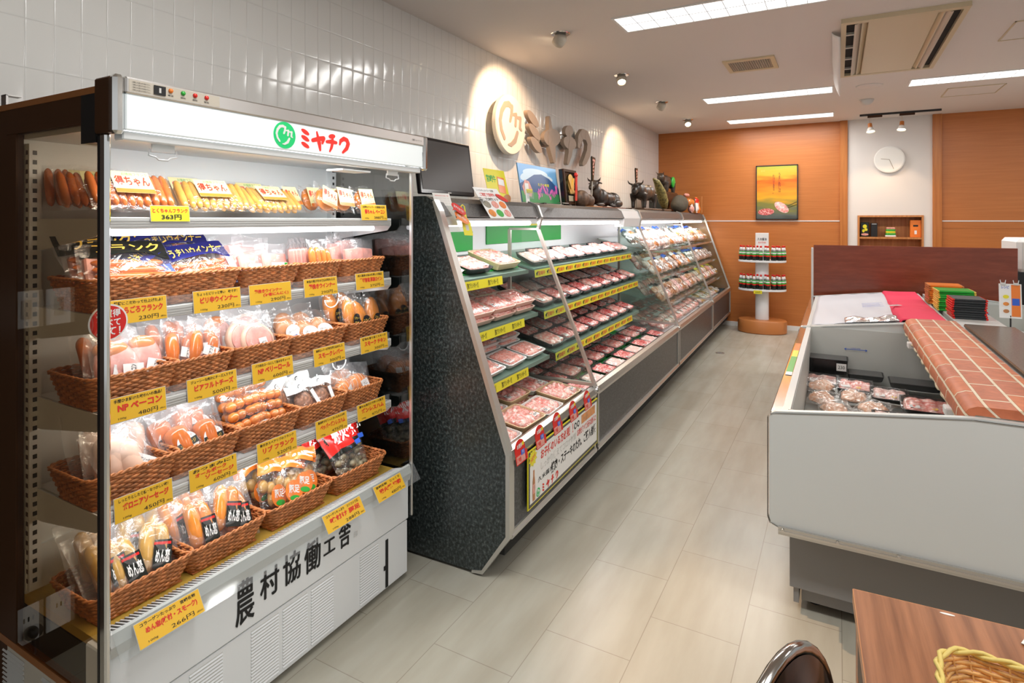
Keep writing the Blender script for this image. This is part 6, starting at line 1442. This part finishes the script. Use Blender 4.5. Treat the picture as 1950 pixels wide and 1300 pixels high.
m = MB(); m.tube([(-.128+.004*math.sin(i*1.3), -.94+1.87*i/60, -.052+.003*math.sin(i*2.1)) for i in range(61)], .006, 6); m.build('frayed_edge', 'cream', t, smooth=True)
for y in (-.70, .55): MB().box(-.150, -.118, y-.03, y+.03, -.075, -.045, .004).build('cover_clip', 'white_matte', t)
# bronze lid
tag(MB().box(.632, .862, 2.36, 4.20, .8385, .8600, .006).build('bronze_cover', 'granite'), 'speckled bronze lid covering the right freezer beside the gap', 'lid')
# white insulating sheet, foil edge and crimson cloth over the far freezer
m = MB(); m.grid(lambda i, j: (-.150+.50*i, 4.30+1.66*j, .770+.062*i+.004*math.sin(7*j+3*i)+.003*math.sin(23*i+11*j)), 20, 40); o = m.build('insulating_sheet', 'sheet', None, smooth=True); md = o.modifiers.new('t', 'SOLIDIFY'); md.thickness = .003
tag(o, 'white insulating sheet with handwritten notes over the far freezer', 'sheet')
q = MB(basis(V((.22, 5.05, .829))-o.location, (1, 0, .12), (0, 1, 0)))
for k in range(5): q.stroke([(-.06, .14-.05*k), (.07-.02*(k % 2), .145-.05*k)], .004, .0005)
q.build('handwriting', 'blue_ink', o)
m = MB(); m.grid(lambda i, j: (.04+.29*i, 4.285+.20*j, .806+.034*i+.010*math.sin(9*i)*math.sin(8*j)), 24, 12); o = m.build('foil_edge', 'foil', None, smooth=True); md = o.modifiers.new('t', 'SOLIDIFY'); md.thickness = .002
tag(o, 'crumpled silver foil edge of the insulating sheet on the far freezer', 'foil')
m = MB(); 
def clo(i, j):
    x = .315+.255*i; y = 4.285+1.69*j; z = .848+.005*math.sin(5*j+2*i)+.004*max(0, math.sin(14*j+3*i))**3
    if i < .12: z -= (.12-i)*.25; x += (.12-i)*.06
    return (x, y, z)
m.grid(clo, 26, 50); o = m.build('crimson_cloth', 'pink_cloth', None, smooth=True); md = o.modifiers.new('t', 'SOLIDIFY'); md.thickness = .006
tag(o, 'crimson cloth laid over the right half of the far freezer', 'cloth')
t = thing('paper_label', 'small black and white paper label on the crimson cloth', 'label', basis((.345, 4.86, .862), (.7, .7, 0), (-.7, .7, 0))); MB().box(-.05, .05, -.018, .018, 0, .0015).build('label_paper', 'white_print', t); text('保冷用', .02, .07, 'ink', t, T((0, 0, .002)), .02)
# trays, boxes and bags in the near freezer
def fz_tray(x, y, z, w, d, h, meat, label, yaw=0, tilt=0.):
    t = thing('frozen_meat_tray' if meat else 'black_tray', label, 'tray', T((x, y, z)) @ RZ(yaw) @ Matrix.Rotation(tilt, 4, 'X'))
    part('tray', tray_mesh(w, d, h, 'tray_black'), t)
    if meat:
        part('meat', meat_mesh(w, d, h, meat, int(abs(x*99)), .004, 90), t); part('wrap', wrap_mesh(w, d, h), t)
        part('price_sticker', MB().box(-.022, .022, -.014, .014, 0, .0006).mesh('price_sticker', 'white_print'), t, T((-w*.25, -d*.25, h+.004)))
        part('gold_sticker', MB().disc((0, 0), .012, t=.0006).mesh('gold_sticker', 'gold_ink'), t, T((w*.1, -d*.28, h+.004)))
    else: part('lid', MB().box(-w/2+.008, w/2-.008, -d/2+.008, d/2-.008, h-.004, h+.002, .002).mesh('lid', mat('dark_lid', (.09, .09, .09), .35)), t)
    return t
t = fz_tray(-.055, 4.12, .520, .225, .15, .09, None, 'tall closed black box with a white price label at the back of the near freezer')
part('price_label', MB().box(-.026, .026, -.022, .022, 0, .001).mesh('price_label', 'white_print'), t, basis((.075, -.078, .050), (1, 0, 0), (0, 0, 1)))
part('lettering', text_mesh('230', .02, .035, 'ink', 0), t, basis((.075, -.0795, .050), (1, 0, 0), (0, 0, 1)))
fz_tray(.145, 4.12, .500, .19, .15, .035, None, 'flat black lidded tray beside the tall black box')
fz_tray(.385, 4.09, .485, .25, .17, .035, None, 'flat black lidded tray farthest under the brick cover')
fz_tray(-.08, 3.93, .492, .18, .15, .028, 'meat_d', 'black tray of pale frozen meat below the tall black box', .02, .15)
fz_tray(.085, 3.84, .500, .18, .15, .028, 'meat_a', 'black tray of frozen meat, second from the freezer rim', -.02, .2)
fz_tray(.245, 3.76, .492, .18, .15, .028, 'meat_d', 'black tray of frozen meat, third from the freezer rim', 0, .2)
t = fz_tray(.400, 3.62, .495, .24, .17, .026, 'meat_a', 'largest black tray of dark pink meat close to the brick cover', 0, .2)
fz_tray(.245, 3.42, .470, .19, .14, .022, 'meat_d', 'low frozen meat tray in front, behind the near end panel', .05, .1)
fz_tray(.43, 3.36, .465, .19, .14, .022, 'meat_d', 'low frozen meat tray in front, partly under the brick cover', -.05, .1)
M['mince_bag'] = meatmat('frozen_mince', (.72, .36, .22), (.80, .50, .36), (.84, .66, .54), 60)
for k, (x, y, z, ya) in enumerate(((-.075, 3.70, .50, .1), (-.08, 3.53, .475, -.1), (.055, 3.60, .49, -.3), (.13, 3.47, .475, -.5), (.0, 3.42, .46, .2))):
    t = thing('mince_bag', 'clear bag of pale frozen mince, %s' % ['against the rim at the back', 'against the rim in front', 'beside the rim bags', 'tilted toward the meat trays', 'lowest and nearest'][k], 'mince bag', T((x, y, z)) @ RZ(ya) @ Matrix.Rotation(.25, 4, 'X'), 'mince bags in the near freezer')
    mi = MB(); mi.ell((0, .062, 0), (.066, .058, .020), 28, 18)
    for v_ in mi.v: v_ += V((noise.noise(v_*26+V((k, 0, 0)))*.016, noise.noise(v_*26+V((0, k, 5)))*.014, noise.noise(v_*45+V((k, 9, 0)))*.012))
    part('mince', mi.mesh('mince', 'mince_bag', True), t); part('film', pillow(.155, .15, .045, seed=50+k).mesh('film', 'film', True), t)
# stacked folded shopping bags
def bagstack(x, y, z, w, d, n, mt, edge, name, label, yaw=0., dz=.014, st=0):
    proto = None
    for k in range(n):
        lb = '%s, %s' % (label, 'lowest of its stack' if k == 0 else ('topmost of its stack' if k == n-1 else ORD[k]+' from the bottom'))
        mx = T((x+J(.004), y+J(.006), z+dz*k)) @ RZ(yaw+J(.02))
        if proto: dup(proto, mx, lb); continue
        proto = t = thing(name, lb, 'folded bag', mx, label+' stack')
        MB().box(-w/2, w/2, -d/2, d/2, 0, dz*.92, .003).build('bag_body', mt, t)
        for s in (-1, 1): MB().box(s*w/2-.006, s*w/2+.006, -d/2-.003, d/2+.003, .001, dz*.85, .002).build('bag_edge', edge, t)
bagstack(.715, 4.66, .838, .165, .22, 9, mat('charcoal_bag', (.022, .026, .030), .5), 'red_print', 'folded_bag', 'charcoal bag with red edges')
bagstack(.700, 5.02, .838, .20, .22, 10, 'green_print', 'gold_ink', 'folded_bag', 'green patterned bag')
bagstack(.690, 5.38, .838, .20, .22, 10, 'orange_print', 'orange_base', 'folded_bag', 'orange patterned bag')
tag(MB().box(.628, .86, 4.30, 5.96, .826, .838, .004).build('freezer_shelf_board', 'plastic_grey'), 'pale grey lid board carrying the folded bag stacks', 'lid')
# clip stand with card
t = thing('card_stand', 'double clip stand holding an orange and white recipe card', 'card stand', (.885, 4.42, .835))
MB().tube([(0, 0, -.02), (0, 0, .06)], .004, 8).build('pole', 'black', t)
sq = basis((0, -.004, .045), (1, 0, 0), (0, .1, 1))
MB(sq).box(-.052, .052, 0, .200, -.0015, 0).build('card', 'white_print', t); MB(sq).box(.005, .046, .01, .195, 0, .0008).build('orange_field', 'orange_print', t); MB(sq).box(.008, .042, .075, .115, .0008, .0012).build('blue_field', 'blue_ink', t)
for k in range(3):
    MB(sq).disc((-.020, .040+.042*k), .022, .018, 0, .0010).build('dish_picture', 'paper', t); MB(sq).disc((-.020, .040+.042*k), .014, .011, 0, .0016).build('food_picture', ['brown_meat', 'chicken', 'lemon_card'][k], t)
text('レシピ', .018, .035, 'blue_ink', t, sq @ T((-.022, .180, .001)), .01)
for x in (-.032, .028): MB(sq).box(x-.012, x+.012, .192, .206, -.006, .006, .002).build('clip', 'plastic_grey', t)
for x in (-.032, .028):
    q = MB(sq); q.tube([(x-.010, .205, 0), (x-.013, .222, 0)], .002, 6); q.tube([(x+.010, .205, 0), (x+.013, .222, 0)], .002, 6); q.build('clip_wire', 'white', t)
# partition board and counter behind
tag(MB().box(-.194, 1.275, 6.14, 6.16, .10, 1.225, .002).build('partition_board', 'board'), 'long red-brown partition board standing behind the freezers', 'partition')
tag(MB().box(-.215, -.196, 6.13, 6.17, .0, 1.20, .004).build('partition_post', 'white_matte'), 'slim white post at the aisle end of the partition board', 'post')
t = thing('service_counter', 'white counter with black front beyond the partition board', 'counter', (1.75, 6.55, 0)); MB().box(-.44, .45, -.22, .35, 1.02, 1.30, .03).build('hood', 'white_matte', t); MB().box(-.44, .45, -.20, .35, 0, 1.02).build('counter_body', 'black', t)

# ------------------------------------------------------------------ table, wicker tray, papers and chair in the foreground
TB = T((.028, 1.387, 0)) @ RZ(math.radians(2.7))
t = thing('table', 'walnut laminate table with pale edge band in the foreground', 'table', TB)
MB().box(0, .90, -.75, 0, .672, .699).build('tabletop', 'table_wood', t)
m = MB(); m.box(-.0015, 0, -.75, 0, .672, .699); m.box(0, .9, 0, .0015, .672, .699); m.build('edge_band', 'niche_wood', t)
MB().box(.004, .86, -.030, -.008, .30, .672).build('back_panel', 'orange_post', t)
for (a, b) in ((.004, -.05), (.85, -.05), (.004, -.74), (.85, -.74)): MB().box(a, a+.045, b, b+.045, 0, .672, .003).build('leg', 'orange_post', t)
MB().box(.004, .02, -.70, -.05, .56, .672).build('under_top_shade', 'brown', t)  # dark board stands in for the shade below the tabletop
MB(T((.155, -.010, .6992))).disc((0, 0), .012, .003, 0, .0004).build('chipped_edge', 'paper', t)
for k in range(4):
    tag(MB(T((.392+.004*k, 1.365-.006*k, .7005+.0016*k)) @ RZ(-.45+.04*k)).box(-.09, .20, -.06, .05, 0, .0012).build('paper_sheet', 'paper'), 'white paper sheet on the table by the freezer, %s' % ['lowest of the pile', 'second from the bottom of the pile', 'third of the pile', 'topmost of the pile'][k], 'paper', 'papers piled on the table')
W2 = basket_meshes(.17, .20, .12, r=.05, slope=.84, rows=20, stakes=60, mt='wicker_yel', rim='straw', strand=.0034, amp=.0014)
bk = T((.318, .895, .700)) @ RZ(math.radians(-4+90))
basket(bk, W2, 'honey-coloured wicker basket with straw-wrapped rim on the table', 'wicker tray on the table')
t = thing('wrapped_cookie', 'round yellow wrapped sweet lying inside the honey wicker basket', 'sweet', (.235, .935, .745)); MB().ell((0, 0, 0), (.030, .030, .014)).build('wrapper', 'gold_ink', t, smooth=True); MB().ell((.01, -.005, .006), (.012, .012, .010)).build('seal', 'lemon_card', t, smooth=True)
# chair: rounded black padded back in a chrome tube
CHM = T((-.052, .93, -.020)) @ RZ(math.radians(-110))
t = thing('chair', 'black padded chair with chrome tube frame, cut by the frame bottom', 'chair', CHM)
# local: x across the back, +y forward (towards the seat)
m = MB(); arch = [(.19*math.cos(a), -.02, .60+.235*math.sin(a)) for a in [PI*i/20 for i in range(21)]]
m.tube([(.19, -.02, .44)]+arch+[(-.19, -.02, .44)], .009, 12); m.build('back_frame', 'chrome_dark', t, smooth=True)
def pad(i, j):
    a = PI*i; r = j; return (.184*math.cos(a)*r, -.004-.012*math.cos(r*PI/2)*1.0 if False else -.012+.022*math.sqrt(max(0, 1-r*r)), .60+.228*math.sin(a)*r)
m = MB(); m.grid(pad, 30, 8); m.grid(lambda i, j: (lambda p: (p[0], -.024-(p[1]+.012)*.6, p[2]))(pad(1-i, j)), 30, 8)
m.grid(lambda i, j: ((i*2-1)*.172, -.012+.022*math.sin(PI*j)*0+.020*(1-(2*i-1)**2)**.5*(1 if j > .5 else -1)*0+(-.012+.034*j)*0, .60-.14*j), 4, 2)
m.build('back_pad', 'black_gloss', t, smooth=True)
MB().box(-.172, .172, -.024, .006, .46, .61, .01).build('lower_pad', 'black', t)
MB().box(-.20, .20, 0, .38, .43, .475, .02).build('seat', 'black', t)
for sx in (-1, 1):
    MB().tube([(sx*.19, -.02, .45), (sx*.20, -.03, .0)], .011, 10).build('leg', 'chrome', t, smooth=True); MB().tube([(sx*.18, .36, .43), (sx*.20, .38, 0)], .011, 10).build('leg', 'chrome', t, smooth=True)

# ------------------------------------------------------------------ light and camera
w = bpy.data.worlds.new('World'); S.world = w; w.use_nodes = True
bg = w.node_tree.nodes['Background']; bg.inputs['Color'].default_value = (.95, .98, 1, 1); bg.inputs['Strength'].default_value = .55
cam = bpy.data.cameras.new('camera'); co = bpy.data.objects.new('camera', cam); COL.objects.link(co); S.camera = co
cam.sensor_width = 36; cam.lens = 36*1120/1950; cam.shift_y = -230/1950; cam.clip_start = .05
co.location = (0, 0, 1.45); co.rotation_euler = (PI/2, 0, math.atan(620/1120))
S.view_settings.view_transform = 'Standard'; S.view_settings.look = 'None'; S.view_settings.gamma = 1; S.view_settings.exposure = 0.17
S.view_settings.use_curve_mapping = False
S.cycles.transparent_max_bounces = 24; S.cycles.max_bounces = 8; S.cycles.sample_clamp_indirect = 4; S.cycles.caustics_reflective = False; S.cycles.caustics_refractive = False
